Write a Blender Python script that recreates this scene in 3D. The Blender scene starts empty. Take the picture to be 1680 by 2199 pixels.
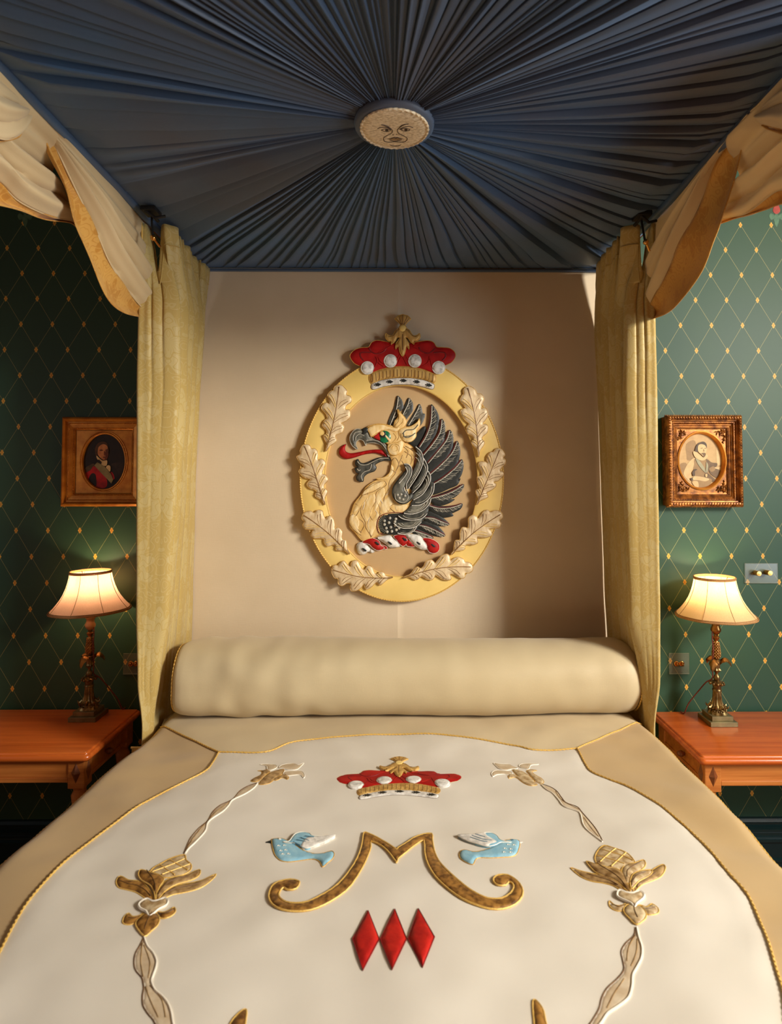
import bpy, math, random
import numpy as np
from mathutils import Vector, noise
from mathutils.geometry import delaunay_2d_cdt
random.seed(7)
PI = math.pi
C = bpy.context.scene.collection
S = bpy.context.scene

# ------------------------------------------------------------------ camera
F = 1307.0                       # focal length in pixels of the 1680x2199 frame
CAM = Vector((0.015, -2.61, 1.716))
PITCH, YAW = math.radians(2.1), math.radians(0.4)
VPX, VPY = 868.0, 1037.0
PX, PY = VPX + F*math.tan(YAW), VPY - F*math.tan(PITCH)
cam = bpy.data.cameras.new('camera')
cam.sensor_fit = 'VERTICAL'; cam.sensor_height = 36.0; cam.sensor_width = 36.0*1680/2199
cam.lens = F/2199*36.0
cam.shift_x = (840-PX)/2199; cam.shift_y = (PY-1099.5)/2199
co = bpy.data.objects.new('camera', cam); C.objects.link(co)
co.location = CAM; co.rotation_euler = (PI/2+PITCH, 0, -YAW)
cam.dof.use_dof = True; cam.dof.focus_distance = 2.45; cam.dof.aperture_fstop = 4.5
cam.clip_start = 0.02
S.camera = co
RM = co.rotation_euler.to_matrix()

def ray(px, py):
    return RM @ Vector(((px-PX)/F, -(py-PY)/F, -1.0))
def on_y(px, py, y=0.0):
    d = ray(px, py); t = (y-CAM.y)/d.y; return CAM + d*t
def on_z(px, py, z):
    d = ray(px, py); t = (z-CAM.z)/d.z; return CAM + d*t
def on_x(px, py, x):
    d = ray(px, py); t = (x-CAM.x)/d.x; return CAM + d*t

# ------------------------------------------------------------------ materials
def lin(c):
    return tuple(((v/255)/12.92 if v/255 <= 0.04045 else ((v/255+0.055)/1.055)**2.4) for v in c)
class NT:
    def __init__(s, name):
        s.m = bpy.data.materials.new(name); s.m.use_nodes = True
        s.t = s.m.node_tree; s.b = s.t.nodes['Principled BSDF']; s.o = s.t.nodes['Material Output']
    def n(s, ty, **k):
        q = s.t.nodes.new(ty)
        for a, v in k.items(): setattr(q, a, v)
        return q
    def l(s, a, b): s.t.links.new(a, b)
    def val(s, x, inp):
        if isinstance(x, (int, float)): inp.default_value = x
        else: s.l(x, inp)
    def math(s, op, a, b=None, c=None):
        q = s.n('ShaderNodeMath', operation=op)
        s.val(a, q.inputs[0])
        if b is not None: s.val(b, q.inputs[1])
        if c is not None: s.val(c, q.inputs[2])
        return q.outputs[0]
    def mix(s, f, a, b):
        q = s.n('ShaderNodeMix', data_type='RGBA')
        s.val(f, q.inputs[0])
        for x, i in ((a, 6), (b, 7)):
            if isinstance(x, tuple): q.inputs[i].default_value = (*x[:3], 1)
            else: s.l(x, q.inputs[i])
        return q.outputs[2]
    def coord(s, stretch=(1, 1, 1), rot=(0, 0, 0), src='Object'):
        tc = s.n('ShaderNodeTexCoord'); mp = s.n('ShaderNodeMapping')
        mp.inputs['Scale'].default_value = stretch; mp.inputs['Rotation'].default_value = rot
        s.l(tc.outputs[src], mp.inputs[0]); return mp.outputs[0]
    def noise(s, vec, scale, detail=3, rough=0.5):
        q = s.n('ShaderNodeTexNoise'); q.inputs['Scale'].default_value = scale
        q.inputs['Detail'].default_value = detail; q.inputs['Roughness'].default_value = rough
        s.l(vec, q.inputs['Vector']); return q.outputs['Fac']
    def ramp(s, f, a=0.3, b=0.7):
        q = s.n('ShaderNodeMapRange'); q.inputs[1].default_value = a; q.inputs[2].default_value = b
        s.l(f, q.inputs[0]); return q.outputs[0]
    def bump(s, h, strength=0.3, dist=0.002):
        q = s.n('ShaderNodeBump'); q.inputs['Strength'].default_value = strength
        q.inputs['Distance'].default_value = dist; s.l(h, q.inputs['Height']); s.l(q.outputs[0], s.b.inputs['Normal'])

MATS = {}
def sheer(N, col, f):
    """cloth that lets a little light through"""
    t = N.n('ShaderNodeBsdfTranslucent'); t.inputs['Color'].default_value = (*col, 1)
    m = N.n('ShaderNodeMixShader'); m.inputs[0].default_value = f
    N.l(N.b.outputs[0], m.inputs[1]); N.l(t.outputs[0], m.inputs[2]); N.l(m.outputs[0], N.o.inputs[0])
def mat(name, c1, c2=None, rough=0.7, metal=0.0, scale=30, stretch=(1, 1, 1), bs=0.2, bscale=None, bdist=0.001,
        sheen=0.0, coat=0.0, spec=0.5, rot=(0, 0, 0), lo=0.35, hi=0.65, det=3):
    N = NT(name); b = N.b
    c1 = lin(c1); c2 = lin(c2) if c2 else tuple(v*0.8 for v in c1)
    v = N.coord(stretch, rot)
    f = N.ramp(N.noise(v, scale, det), lo, hi)
    N.l(N.mix(f, c1, c2), b.inputs['Base Color'])
    b.inputs['Roughness'].default_value = rough; b.inputs['Metallic'].default_value = metal
    b.inputs['Sheen Weight'].default_value = sheen; b.inputs['Coat Weight'].default_value = coat
    b.inputs['Specular IOR Level'].default_value = spec
    if bs > 0: N.bump(N.noise(v, bscale or scale*3, 2), bs, bdist)
    MATS[name] = N.m
    return N.m
def fabric(name, c1, c2=None, rough=0.75, sheen=0.25, weave=900, bs=0.25, scale=6, spec=0.3, bdist=0.0006, thin=0):
    """woven cloth: fine crossing threads in the bump and very soft colour drift"""
    N = NT(name); b = N.b
    c1 = lin(c1); c2 = lin(c2) if c2 else tuple(v*0.9 for v in c1)
    v = N.coord()
    f = N.ramp(N.noise(v, scale, 3), 0.3, 0.7)
    f2 = N.noise(N.coord((weave*0.06, weave*0.06, weave)), 1.0, 1)
    f3 = N.noise(N.coord((weave, weave, weave*0.06)), 1.0, 1)
    h = N.math('ADD', f2, f3)
    col = N.mix(N.math('MULTIPLY', f, 0.8), c1, c2)
    N.l(col, b.inputs['Base Color'])
    b.inputs['Roughness'].default_value = rough; b.inputs['Sheen Weight'].default_value = sheen
    b.inputs['Specular IOR Level'].default_value = spec
    N.bump(h, bs, bdist)
    if thin: sheer(N, c1, thin)
    MATS[name] = N.m; return N.m
def damask(name, c1, c2, pu=0.16, pv=0.30, ax='y', rough=0.55, uvm=False):
    """gold damask: mirrored leaf medallions woven tone on tone"""
    N = NT(name); b = N.b
    tc = N.n('ShaderNodeTexCoord'); sp = N.n('ShaderNodeSeparateXYZ'); N.l(tc.outputs['UV' if uvm else 'Object'], sp.inputs[0])
    u = N.math('MULTIPLY', sp.outputs['X' if uvm else ax.upper()], 1/pu)
    v = N.math('MULTIPLY', sp.outputs['Y' if uvm else 'Z'], 1/pv)
    row = N.math('FLOOR', v)
    u = N.math('ADD', u, N.math('MULTIPLY', row, 0.5))
    mu = N.math('ABSOLUTE', N.math('SUBTRACT', N.math('FRACT', u), 0.5))
    fv = N.math('FRACT', v)
    cb = N.n('ShaderNodeCombineXYZ')
    N.l(N.math('MULTIPLY', mu, pu*1.0), cb.inputs[0]); N.l(N.math('MULTIPLY', fv, pv), cb.inputs[1])
    dv = N.math('SUBTRACT', fv, 0.5)
    wob = N.math('MULTIPLY', N.math('SUBTRACT', N.noise(cb.outputs[0], 30, 1.0), 0.5), 0.035)
    th = N.math('ARCTAN2', mu, dv)
    r = N.math('ADD', N.math('SQRT', N.math('ADD', N.math('POWER', N.math('MULTIPLY', mu, 1.05), 2.0), N.math('POWER', N.math('MULTIPLY', dv, 1.0), 2.0))), wob)
    lobe = N.math('ADD', 0.36, N.math('MULTIPLY', N.math('COSINE', N.math('MULTIPLY', th, 9.0)), 0.075))
    ins = N.ramp(N.math('SUBTRACT', lobe, r), -0.008, 0.012)
    vein = N.ramp(N.math('ABSOLUTE', N.math('SINE', N.math('ADD', N.math('MULTIPLY', th, 9.0), N.math('MULTIPLY', N.math('SINE', N.math('MULTIPLY', r, 34.0)), 1.3)))), 0.10, 0.30)
    ring = N.ramp(N.math('ABSOLUTE', N.math('SUBTRACT', r, N.math('ADD', 0.17, N.math('MULTIPLY', N.math('COSINE', N.math('MULTIPLY', th, 6.0)), 0.035)))), 0.006, 0.016)
    scroll = N.ramp(N.math('SINE', N.math('MULTIPLY', N.noise(cb.outputs[0], 26, 0.0), 40.0)), 0.72, 0.9)
    ff = N.math('MAXIMUM', N.math('MULTIPLY', N.math('MULTIPLY', ins, vein), ring), N.math('MULTIPLY', N.math('MULTIPLY', scroll, N.math('SUBTRACT', 1.0, ins)), 0.8))
    f = N.n('ShaderNodeMapRange'); N.l(ff, f.inputs[0])
    N.l(N.mix(f.outputs[0], lin(c1), lin(c2)), b.inputs['Base Color'])
    rg = N.n('ShaderNodeMapRange'); rg.inputs[3].default_value = rough+0.12; rg.inputs[4].default_value = rough-0.06; N.l(f.outputs[0], rg.inputs[0])
    N.l(rg.outputs[0], b.inputs['Roughness'])
    b.inputs['Sheen Weight'].default_value = 0.2; b.inputs['Specular IOR Level'].default_value = 0.35
    N.bump(N.noise(N.coord((40, 40, 6)), 12, 2), 0.25, 0.0015)
    sheer(N, lin(c1), 0.16)
    MATS[name] = N.m; return N.m

# ------------------------------------------------------------------ mesh building
ORG = {}
class MB:
    def __init__(s): s.v = []; s.f = []; s.mi = []
    def add(s, v, f, mi=0):
        o = len(s.v); s.v += [tuple(p) for p in v]; s.f += [tuple(i+o for i in q) for q in f]; s.mi += [mi]*len(f)
        return s
    def box(s, a, b, mi=0, bev=0.0):
        (x0, y0, z0), (x1, y1, z1) = a, b
        if bev <= 0:
            v = [(x, y, z) for z in (z0, z1) for y in (y0, y1) for x in (x0, x1)]
            f = [(0, 2, 3, 1), (4, 5, 7, 6), (0, 1, 5, 4), (2, 6, 7, 3), (0, 4, 6, 2), (1, 3, 7, 5)]
            return s.add(v, f, mi)
        import bmesh
        bm = bmesh.new(); bmesh.ops.create_cube(bm, size=1)
        for q in bm.verts:
            q.co = Vector(((x0+x1)/2+q.co.x*(x1-x0), (y0+y1)/2+q.co.y*(y1-y0), (z0+z1)/2+q.co.z*(z1-z0)))
        bmesh.ops.bevel(bm, geom=list(bm.edges), offset=bev, segments=2, profile=0.6, affect='EDGES')
        bm.verts.ensure_lookup_table()
        v = [tuple(q.co) for q in bm.verts]; f = [tuple(q.index for q in g.verts) for g in bm.faces]; bm.free()
        return s.add(v, f, mi)
    def lathe(s, prof, c=(0, 0, 0), n=24, mi=0, axis='z', rmod=None, ang0=0, cap=True):
        """prof: (radius, height) pairs from bottom to top"""
        v = []; f = []
        for (r, h) in prof:
            for k in range(n):
                a = ang0+2*PI*k/n; rr = r*(rmod(a, h) if rmod else 1)
                p = (rr*math.cos(a), rr*math.sin(a), h)
                if axis == 'y': p = (p[0], -p[2], p[1])
                v.append((p[0]+c[0], p[1]+c[1], p[2]+c[2]))
        m = len(prof)
        for i in range(m-1):
            for k in range(n):
                a, b = i*n+k, i*n+(k+1) % n
                f.append((a, b, b+n, a+n))
        if cap:
            if prof[0][0] > 1e-6: f.append(tuple(reversed(range(n))))
            if prof[-1][0] > 1e-6: f.append(tuple(range((m-1)*n, m*n)))
        return s.add(v, f, mi)
    def ball(s, c, r, mi=0, n=8, m=5, sc=(1, 1, 1)):
        v = [(c[0], c[1], c[2]-r*sc[2])]
        for i in range(1, m):
            a = -PI/2+PI*i/m
            for k in range(n):
                t = 2*PI*k/n
                v.append((c[0]+r*sc[0]*math.cos(a)*math.cos(t), c[1]+r*sc[1]*math.cos(a)*math.sin(t), c[2]+r*sc[2]*math.sin(a)))
        v.append((c[0], c[1], c[2]+r*sc[2])); L = len(v)-1
        f = [(0, 1+(k+1) % n, 1+k) for k in range(n)]
        for i in range(m-2):
            for k in range(n):
                a, b = 1+i*n+k, 1+i*n+(k+1) % n
                f.append((a, b, b+n, a+n))
        o = 1+(m-2)*n
        f += [(o+k, o+(k+1) % n, L) for k in range(n)]
        return s.add(v, f, mi)
    def tube(s, pts, r, n=6, mi=0, closed=False, twist=0.0, lobes=0, flat=None):
        """r: number or list; rope look with lobes/twist (radians per metre)"""
        P = [Vector(p) for p in pts]; m = len(P)
        if m < 2: return s
        v = []; f = []; up = None; dist = 0.0
        for i in range(m):
            if closed: t = P[(i+1) % m]-P[i-1]
            else: t = P[min(i+1, m-1)]-P[max(i-1, 0)]
            if t.length < 1e-9: t = Vector((0, 0, 1))
            t.normalize()
            if up is None:
                up = Vector((0, 0, 1)) if abs(t.z) < 0.9 else Vector((0, 1, 0))
            up = (up - t*up.dot(t))
            if up.length < 1e-6: up = t.orthogonal()
            up.normalize(); sd = t.cross(up)
            if i: dist += (P[i]-P[i-1]).length
            rr = r[i] if isinstance(r, (list, tuple)) else r
            for k in range(n):
                a = 2*PI*k/n
                q = rr*(1+0.22*math.cos(lobes*a+twist*dist)) if lobes else rr
                v.append(P[i]+(sd*math.cos(a)+up*math.sin(a))*q)
        for i in range(m if closed else m-1):
            j = (i+1) % m
            for k in range(n):
                l = (k+1) % n
                f.append((i*n+k, i*n+l, j*n+l, j*n+k))
        if not closed:
            f.append(tuple(reversed(range(n)))); f.append(tuple(range((m-1)*n, m*n)))
        return s.add(v, f, mi)
    def grid(s, rows, mi=0, closed=False, flip=False):
        m, n = len(rows), len(rows[0]); v = [p for r in rows for p in r]; f = []
        for i in range(m-1):
            for k in range(n if closed else n-1):
                l = (k+1) % n
                q = (i*n+k, i*n+l, (i+1)*n+l, (i+1)*n+k)
                f.append(q[::-1] if flip else q)
        return s.add(v, f, mi)
    def slim(s, cx, cy, f=0.89):
        s.v = [(cx+(p[0]-cx)*f, cy+(p[1]-cy)*f, p[2]) for p in s.v]; return s
    def build(s, name, m, parent=None, smooth=True, origin=None, **props):
        if parent is not None: o = ORG[parent.name]
        else: o = Vector(origin) if origin is not None else Vector((0, 0, 0))
        me = bpy.data.meshes.new(name)
        me.from_pydata([(p[0]-o[0], p[1]-o[1], p[2]-o[2]) for p in s.v], [], s.f)
        for q in (m if isinstance(m, (list, tuple)) else [m]): me.materials.append(q if not isinstance(q, str) else MATS[q])
        me.polygons.foreach_set('material_index', s.mi)
        me.polygons.foreach_set('use_smooth', [smooth]*len(s.f))
        me.update(); me.validate()
        if smooth:
            try: me.set_sharp_from_angle(angle=math.radians(50))
            except Exception: pass
        ob = bpy.data.objects.new(name, me); C.objects.link(ob)
        if parent is not None: ob.parent = parent
        else: ob.location = o
        ORG[ob.name] = o
        for k, v in props.items(): ob[k] = v
        return ob
def thing(name, label, cat, loc=(0, 0, 0), group=None, parent=None):
    o = bpy.data.objects.new(name, None); C.objects.link(o); o.empty_display_size = 0.05
    if parent is None: o.location = loc; ORG[o.name] = Vector(loc)
    else: o.parent = parent; ORG[o.name] = ORG[parent.name]
    if label: o['label'] = label
    if cat: o['category'] = cat
    if group: o['group'] = group
    return o
def group_part(name, parent, label=None): return thing(name, label, None, parent=parent)

def cat_rom(pts, closed=True, per=6):
    P = [tuple(p) for p in pts]; n = len(P); out = []
    rng = range(n) if closed else range(n-1)
    for i in rng:
        if closed: a, b, c, d = P[(i-1) % n], P[i], P[(i+1) % n], P[(i+2) % n]
        else: a, b, c, d = P[max(i-1, 0)], P[i], P[i+1], P[min(i+2, n-1)]
        for k in range(per):
            t = k/per
            out.append(tuple(0.5*((2*b[j])+(-a[j]+c[j])*t+(2*a[j]-5*b[j]+4*c[j]-d[j])*t*t+(-a[j]+3*b[j]-3*c[j]+d[j])*t**3) for j in range(len(b))))
    if not closed: out.append(P[-1])
    return out
def resample(pts, step, closed=False):
    P = [Vector(p) for p in pts]
    if closed: P.append(P[0])
    L = [0]
    for a, b in zip(P, P[1:]): L.append(L[-1]+(b-a).length)
    n = max(2, int(L[-1]/step)); out = []; j = 0
    for k in range(n if closed else n+1):
        d = L[-1]*k/n
        while j < len(L)-2 and L[j+1] < d: j += 1
        t = (d-L[j])/max(L[j+1]-L[j], 1e-9); out.append(P[j].lerp(P[j+1], min(max(t, 0), 1)))
    return out
def lerp(a, b, t): return a+(b-a)*t
def sstep(a, b, x):
    t = min(max((x-a)/(b-a), 0), 1); return t*t*(3-2*t)
def interp(xs, ys, x): return float(np.interp(x, xs, ys))

# ------------------------------------------------------------------ surfaces that carry applique work
class Surf:
    """toS: image point -> metres on the real surface; at: (u,v,height) -> world"""
    def __init__(s, toS, at): s.toS = toS; s.at = at

def pinp(u, v, poly):
    x, y = poly[:, 0], poly[:, 1]; x2, y2 = np.roll(x, -1), np.roll(y, -1)
    ins = np.zeros(len(u), bool)
    for a, b, c, d in zip(x, y, x2, y2):
        k = ((b > v) != (d > v))
        with np.errstate(divide='ignore', invalid='ignore'):
            ins ^= k & (u < (c-a)*(v-b)/(d-b+1e-15)+a)
    return ins
def segdist(u, v, poly):
    d = np.full(len(u), 1e9)
    P2 = np.roll(poly, -1, axis=0)
    for (ax, ay), (bx, by) in zip(poly, P2):
        dx, dy = bx-ax, by-ay; L = dx*dx+dy*dy+1e-18
        t = np.clip(((u-ax)*dx+(v-ay)*dy)/L, 0, 1)
        d = np.minimum(d, np.hypot(u-(ax+t*dx), v-(ay+t*dy)))
    return d
def puff_mb(mb, S_, pts, h=0.004, base=0.002, edge=0.008, lo=0.0, smooth=True, mi=0, g=None, uv=False, per=5, dome=None):
    """padded applique shape: outline -> pillow with a rounded edge standing on the surface"""
    P = cat_rom(pts, True, per) if smooth else list(pts)
    U = [S_.toS(*p) for p in P] if not uv else P
    U = [(a, b) for a, b in U]
    A = np.array(U)
    keep = [0]
    for i in range(1, len(A)):
        if np.hypot(*(A[i]-A[keep[-1]])) > 0.0006: keep.append(i)
    if len(keep) > 3 and np.hypot(*(A[keep[-1]]-A[0])) < 0.0006: keep.pop()
    A = A[keep]
    ar = 0.5*np.sum(A[:, 0]*np.roll(A[:, 1], -1)-np.roll(A[:, 0], -1)*A[:, 1])
    if ar < 0: A = A[::-1].copy()
    w = A.max(0)-A.min(0)
    if g is None: g = max(min(edge*0.6, 0.01), math.sqrt(abs(ar))/22, 0.0015)
    gx = np.arange(A[:, 0].min()+g/2, A[:, 0].max(), g); gy = np.arange(A[:, 1].min()+g/2, A[:, 1].max(), g)
    if len(gx) and len(gy):
        U2, V2 = np.meshgrid(gx, gy); U2[1::2] += g/2; U2 = U2.ravel(); V2 = V2.ravel()
        k = pinp(U2, V2, A); U2, V2 = U2[k], V2[k]
        if len(U2):
            d = segdist(U2, V2, A); k = d > g*0.45; U2, V2 = U2[k], V2[k]
    else: U2 = V2 = np.zeros(0)
    n = len(A)
    allp = [Vector((float(a), float(b))) for a, b in A]+[Vector((float(a), float(b))) for a, b in zip(U2, V2)]
    r = delaunay_2d_cdt(allp, [], [list(range(n))], 1, 1e-7)
    vs, fs = r[0], r[2]
    vu = np.array([p.x for p in vs]); vv = np.array([p.y for p in vs])
    d = segdist(vu, vv, A)
    t = np.clip(d/edge, 0, 1)
    H = base+h*np.sqrt(np.clip(1-(1-t)**2, 0, 1))
    if dome: H = H+dome*np.clip(d/(max(d.max(), 1e-6)), 0, 1)
    V = [S_.at(float(a), float(b), float(c)) for a, b, c in zip(vu, vv, H)]
    cnt = {}
    for f in fs:
        for i in range(len(f)):
            a, b = f[i], f[(i+1) % len(f)]; cnt[(a, b)] = 1
    low = {}; F2 = [tuple(f) for f in fs]
    for (a, b) in list(cnt):
        if (b, a) not in cnt:
            for q in (a, b):
                if q not in low:
                    low[q] = len(V); V.append(S_.at(float(vu[q]), float(vv[q]), lo))
            F2.append((b, a, low[a], low[b]))
    mb.add(V, F2, mi)
    return [tuple(p) for p in A]
def puff(S_, name, pts, m, parent, cord=None, cr=0.0012, **k):
    lab = k.pop('label', None); extra = k.pop('extra', None)
    mb = MB(); A = puff_mb(mb, S_, pts, **k)
    ms = [m]
    if cord:
        b = k.get('base', 0.002)+cr*0.4
        mb.tube([S_.at(a, c, b) for a, c in A], cr, n=5, mi=1, closed=True); ms.append(cord)
    if extra:
        for paths, rr, w, mm in extra:
            ms.append(mm)
            for p in paths: line_mb(mb, S_, p, rr, w, mi=len(ms)-1)
    o = mb.build(name, ms, parent)
    if lab: o['label'] = lab
    return o
def line_mb(mb, S_, pts, r=0.001, w=0.004, mi=0, smooth=True, closed=False, n=5, taper=False, per=6, lobes=0, twist=0, uv=False):
    P = cat_rom(pts, closed, per) if smooth else list(pts)
    Q = [S_.at(*(p if uv else S_.toS(*p)), w) for p in P]
    rr = r
    if taper:
        L = len(Q); rr = [r*max(0.25, math.sin(PI*min(max((i+0.6)/L, 0), 1))**0.6) for i in range(L)]
    mb.tube(Q, rr, n=n, mi=mi, closed=closed, lobes=lobes, twist=twist)
# ------------------------------------------------------------------ materials
fabric('linen', (222, 202, 170), (211, 190, 157), scale=3, weave=700, bs=0.35)
fabric('linen_tan', (200, 166, 118), (190, 156, 108), scale=5, weave=700, bs=0.35)
fabric('ivory', (224, 216, 200), (213, 204, 186), scale=3, rough=0.6, sheen=0.15)
fabric('champagne', (212, 192, 152), (200, 178, 136), scale=3, rough=0.5, sheen=0.15)
fabric('champagne_light', (206, 188, 149), (196, 176, 136), scale=3, rough=0.5, sheen=0.15)
fabric('border_tan', (196, 166, 118), (186, 155, 106), scale=3, rough=0.48, sheen=0.15)
fabric('lining', (222, 198, 154), (212, 186, 140), scale=4, rough=0.7, weave=500, thin=0.18)
fabric('slate_cloth', (70, 98, 128), (84, 80, 82), scale=2.0, rough=0.5, sheen=0.25, weave=800)
MATS['slate_cloth'].node_tree.nodes['Principled BSDF'].inputs['Sheen Tint'].default_value = (0.35, 0.6, 1.0, 1)
damask('damask_y', (196, 166, 94), (205, 181, 118), pu=0.20, pv=0.26, uvm=True)
damask('damask_yb', (214, 162, 78), (196, 138, 56), ax='y', pu=0.18, pv=0.24)
mat('gold_satin', (242, 208, 122), (234, 198, 110), rough=0.5, scale=8, bs=0.1, sheen=0.1)
mat('gold_thread', (196, 142, 52), (232, 190, 100), rough=0.45, scale=400, bs=0.4, metal=0.25)
mat('gold_cord', (214, 164, 66), (236, 200, 118), rough=0.45, scale=500, bs=0.4, metal=0.2)
mat('old_gold', (174, 128, 58), (214, 174, 100), rough=0.5, scale=90, stretch=(1, 1, 0.12), bs=0.4, metal=0.15)
mat('pale_gold', (236, 200, 132), (206, 160, 84), rough=0.55, scale=45, stretch=(1, 1, 0.4), bs=0.4, lo=0.3, hi=0.75)
mat('pale_gold_light', (244, 218, 164), (224, 184, 112), rough=0.55, scale=60, stretch=(1, 1, 0.4), bs=0.4)
mat('leaf_gold', (214, 184, 138), (232, 208, 166), rough=0.45, scale=60, stretch=(1, 1, 0.5), bs=0.6, bscale=160, metal=0.1)
mat('leaf_vein', (120, 82, 40), (160, 116, 62), rough=0.5, scale=60, bs=0)
mat('red', (184, 18, 14), (150, 8, 8), rough=0.6, scale=25, bs=0.3, sheen=0.0, spec=0.3)
mat('red_dark', (132, 8, 12), (110, 6, 10), rough=0.6, scale=40, bs=0.2)
mat('red_edge', (128, 28, 24), (96, 16, 16), rough=0.6, scale=60, bs=0)
mat('red_bright', (188, 30, 18), (156, 14, 12), rough=0.6, spec=0.3, scale=45, bs=0.5)
mat('white_thread', (236, 230, 218), (196, 190, 178), rough=0.6, scale=90, stretch=(1, 1, 0.3), bs=0.5)
mat('pearl_thread', (236, 232, 222), (150, 146, 138), rough=0.6, scale=55, bs=0.6, bscale=200, lo=0.45, hi=0.8)
mat('black_thread', (19, 21, 17), (30, 32, 26), rough=0.55, scale=80, bs=0.4)
mat('grey_dark', (44, 45, 39), (84, 83, 74), rough=0.5, scale=50, stretch=(1, 1, 0.5), bs=0.5, bscale=180)
mat('grey_mid', (118, 115, 100), (74, 73, 64), rough=0.5, scale=50, stretch=(1, 1, 0.5), bs=0.5, bscale=180)
mat('grey_light', (198, 190, 170), (160, 154, 138), rough=0.5, scale=80, bs=0.4)
mat('eye_green', (10, 120, 72), (6, 92, 56), rough=0.35, scale=60, bs=0.1)
mat('brown_line', (92, 62, 34), (120, 84, 46), rough=0.6, scale=80, bs=0)
mat('brown_gold', (166, 118, 54), (92, 56, 20), rough=0.45, scale=75, bs=0.5, bscale=120, metal=0.1, lo=0.4, hi=0.65)
mat('brown_petal', (186, 152, 102), (122, 88, 46), rough=0.42, scale=70, bs=0.5, bscale=100, metal=0.1)
mat('brown_petal_light', (212, 190, 150), (160, 128, 84), rough=0.42, scale=70, bs=0.5, bscale=100)
mat('ribbon', (214, 196, 166), (196, 172, 138), rough=0.5, scale=40, bs=0.3)
mat('ribbon_edge', (240, 232, 214), (230, 220, 200), rough=0.5, scale=60, bs=0)
mat('bird_blue', (126, 176, 196), (150, 192, 204), rough=0.55, scale=60, bs=0.5, bscale=200)
mat('bird_dark', (66, 110, 130), (90, 130, 146), rough=0.55, scale=60, bs=0)
mat('face_cream', (242, 224, 190), (176, 150, 110), rough=0.7, scale=120, stretch=(1, 2.2, 1), rot=(0, 0, 0.7), bs=0.8, bscale=160, bdist=0.002, lo=0.4, hi=0.75)
mat('face_line', (52, 34, 22), (70, 48, 30), rough=0.7, scale=80, bs=0)
mat('gilt', (222, 150, 56), (192, 116, 36), rough=0.36, metal=0.45, scale=25, bs=0.25, bscale=90)
mat('gilt_dark', (172, 108, 42), (100, 54, 16), rough=0.38, metal=0.5, scale=45, bs=0.4, bscale=120)
mat('bronze', (158, 132, 84), (96, 74, 42), rough=0.34, metal=0.85, scale=35, bs=0.4, bscale=140)
mat('bronze_bright', (170, 124, 66), (120, 82, 40), rough=0.3, metal=0.85, scale=35, bs=0.3)
mat('bronze_base', (140, 128, 88), (112, 100, 66), rough=0.3, metal=0.5, scale=20, bs=0.1)
mat('brass', (224, 168, 92), (204, 146, 74), rough=0.18, metal=1.0, scale=20, bs=0)
mat('black_iron', (22, 20, 20), (34, 32, 30), rough=0.5, metal=0.4, scale=40, bs=0.2)
mat('cord_brown', (130, 52, 34), (96, 34, 22), rough=0.6, scale=300, bs=0.5)
mat('skirting_paint', (16, 40, 42), (20, 46, 46), rough=0.22, scale=6, bs=0.05, coat=0.3)
mat('ceiling_paint', (170, 156, 134), (164, 150, 130), rough=0.9, scale=5, bs=0.1)
mat('wall_side_paint', (136, 92, 54), (126, 84, 48), rough=0.8, scale=5, bs=0.1)
mat('carpet', (112, 66, 36), (90, 50, 26), rough=0.95, scale=80, bs=0.6)
mat('trim_gold_dark', (140, 106, 40), (150, 118, 52), rough=0.5, scale=30, bs=0)
mat('motif_green', (84, 124, 92), (66, 104, 78), rough=0.6, scale=60, bs=0)
mat('motif_red', (176, 62, 44), (150, 44, 34), rough=0.6, scale=60, bs=0)
mat('window_white', (226, 222, 212), (220, 216, 206), rough=0.5, scale=6, bs=0)

def wood(name, c1, c2, rough=0.28, ax=(0.5, 14, 14)):
    N = NT(name); b = N.b
    v = N.coord(ax)
    a = N.noise(v, 3.0, 6, 0.6); d = N.noise(N.coord((3, 130, 130)), 1.4, 2)
    f = N.ramp(N.math('ADD', N.math('MULTIPLY', a, 0.75), N.math('MULTIPLY', d, 0.25)), 0.36, 0.62)
    N.l(N.mix(f, lin(c1), lin(c2)), b.inputs['Base Color'])
    b.inputs['Roughness'].default_value = rough; b.inputs['Coat Weight'].default_value = 0.25; b.inputs['Coat Roughness'].default_value = 0.18
    N.bump(d, 0.08, 0.0005)
    MATS[name] = N.m
wood('wood_top', (206, 106, 40), (178, 78, 24))
wood('wood_apron', (200, 126, 60), (168, 94, 38), rough=0.35)
wood('wood_dark', (134, 74, 36), (104, 52, 24), rough=0.35)

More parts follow.
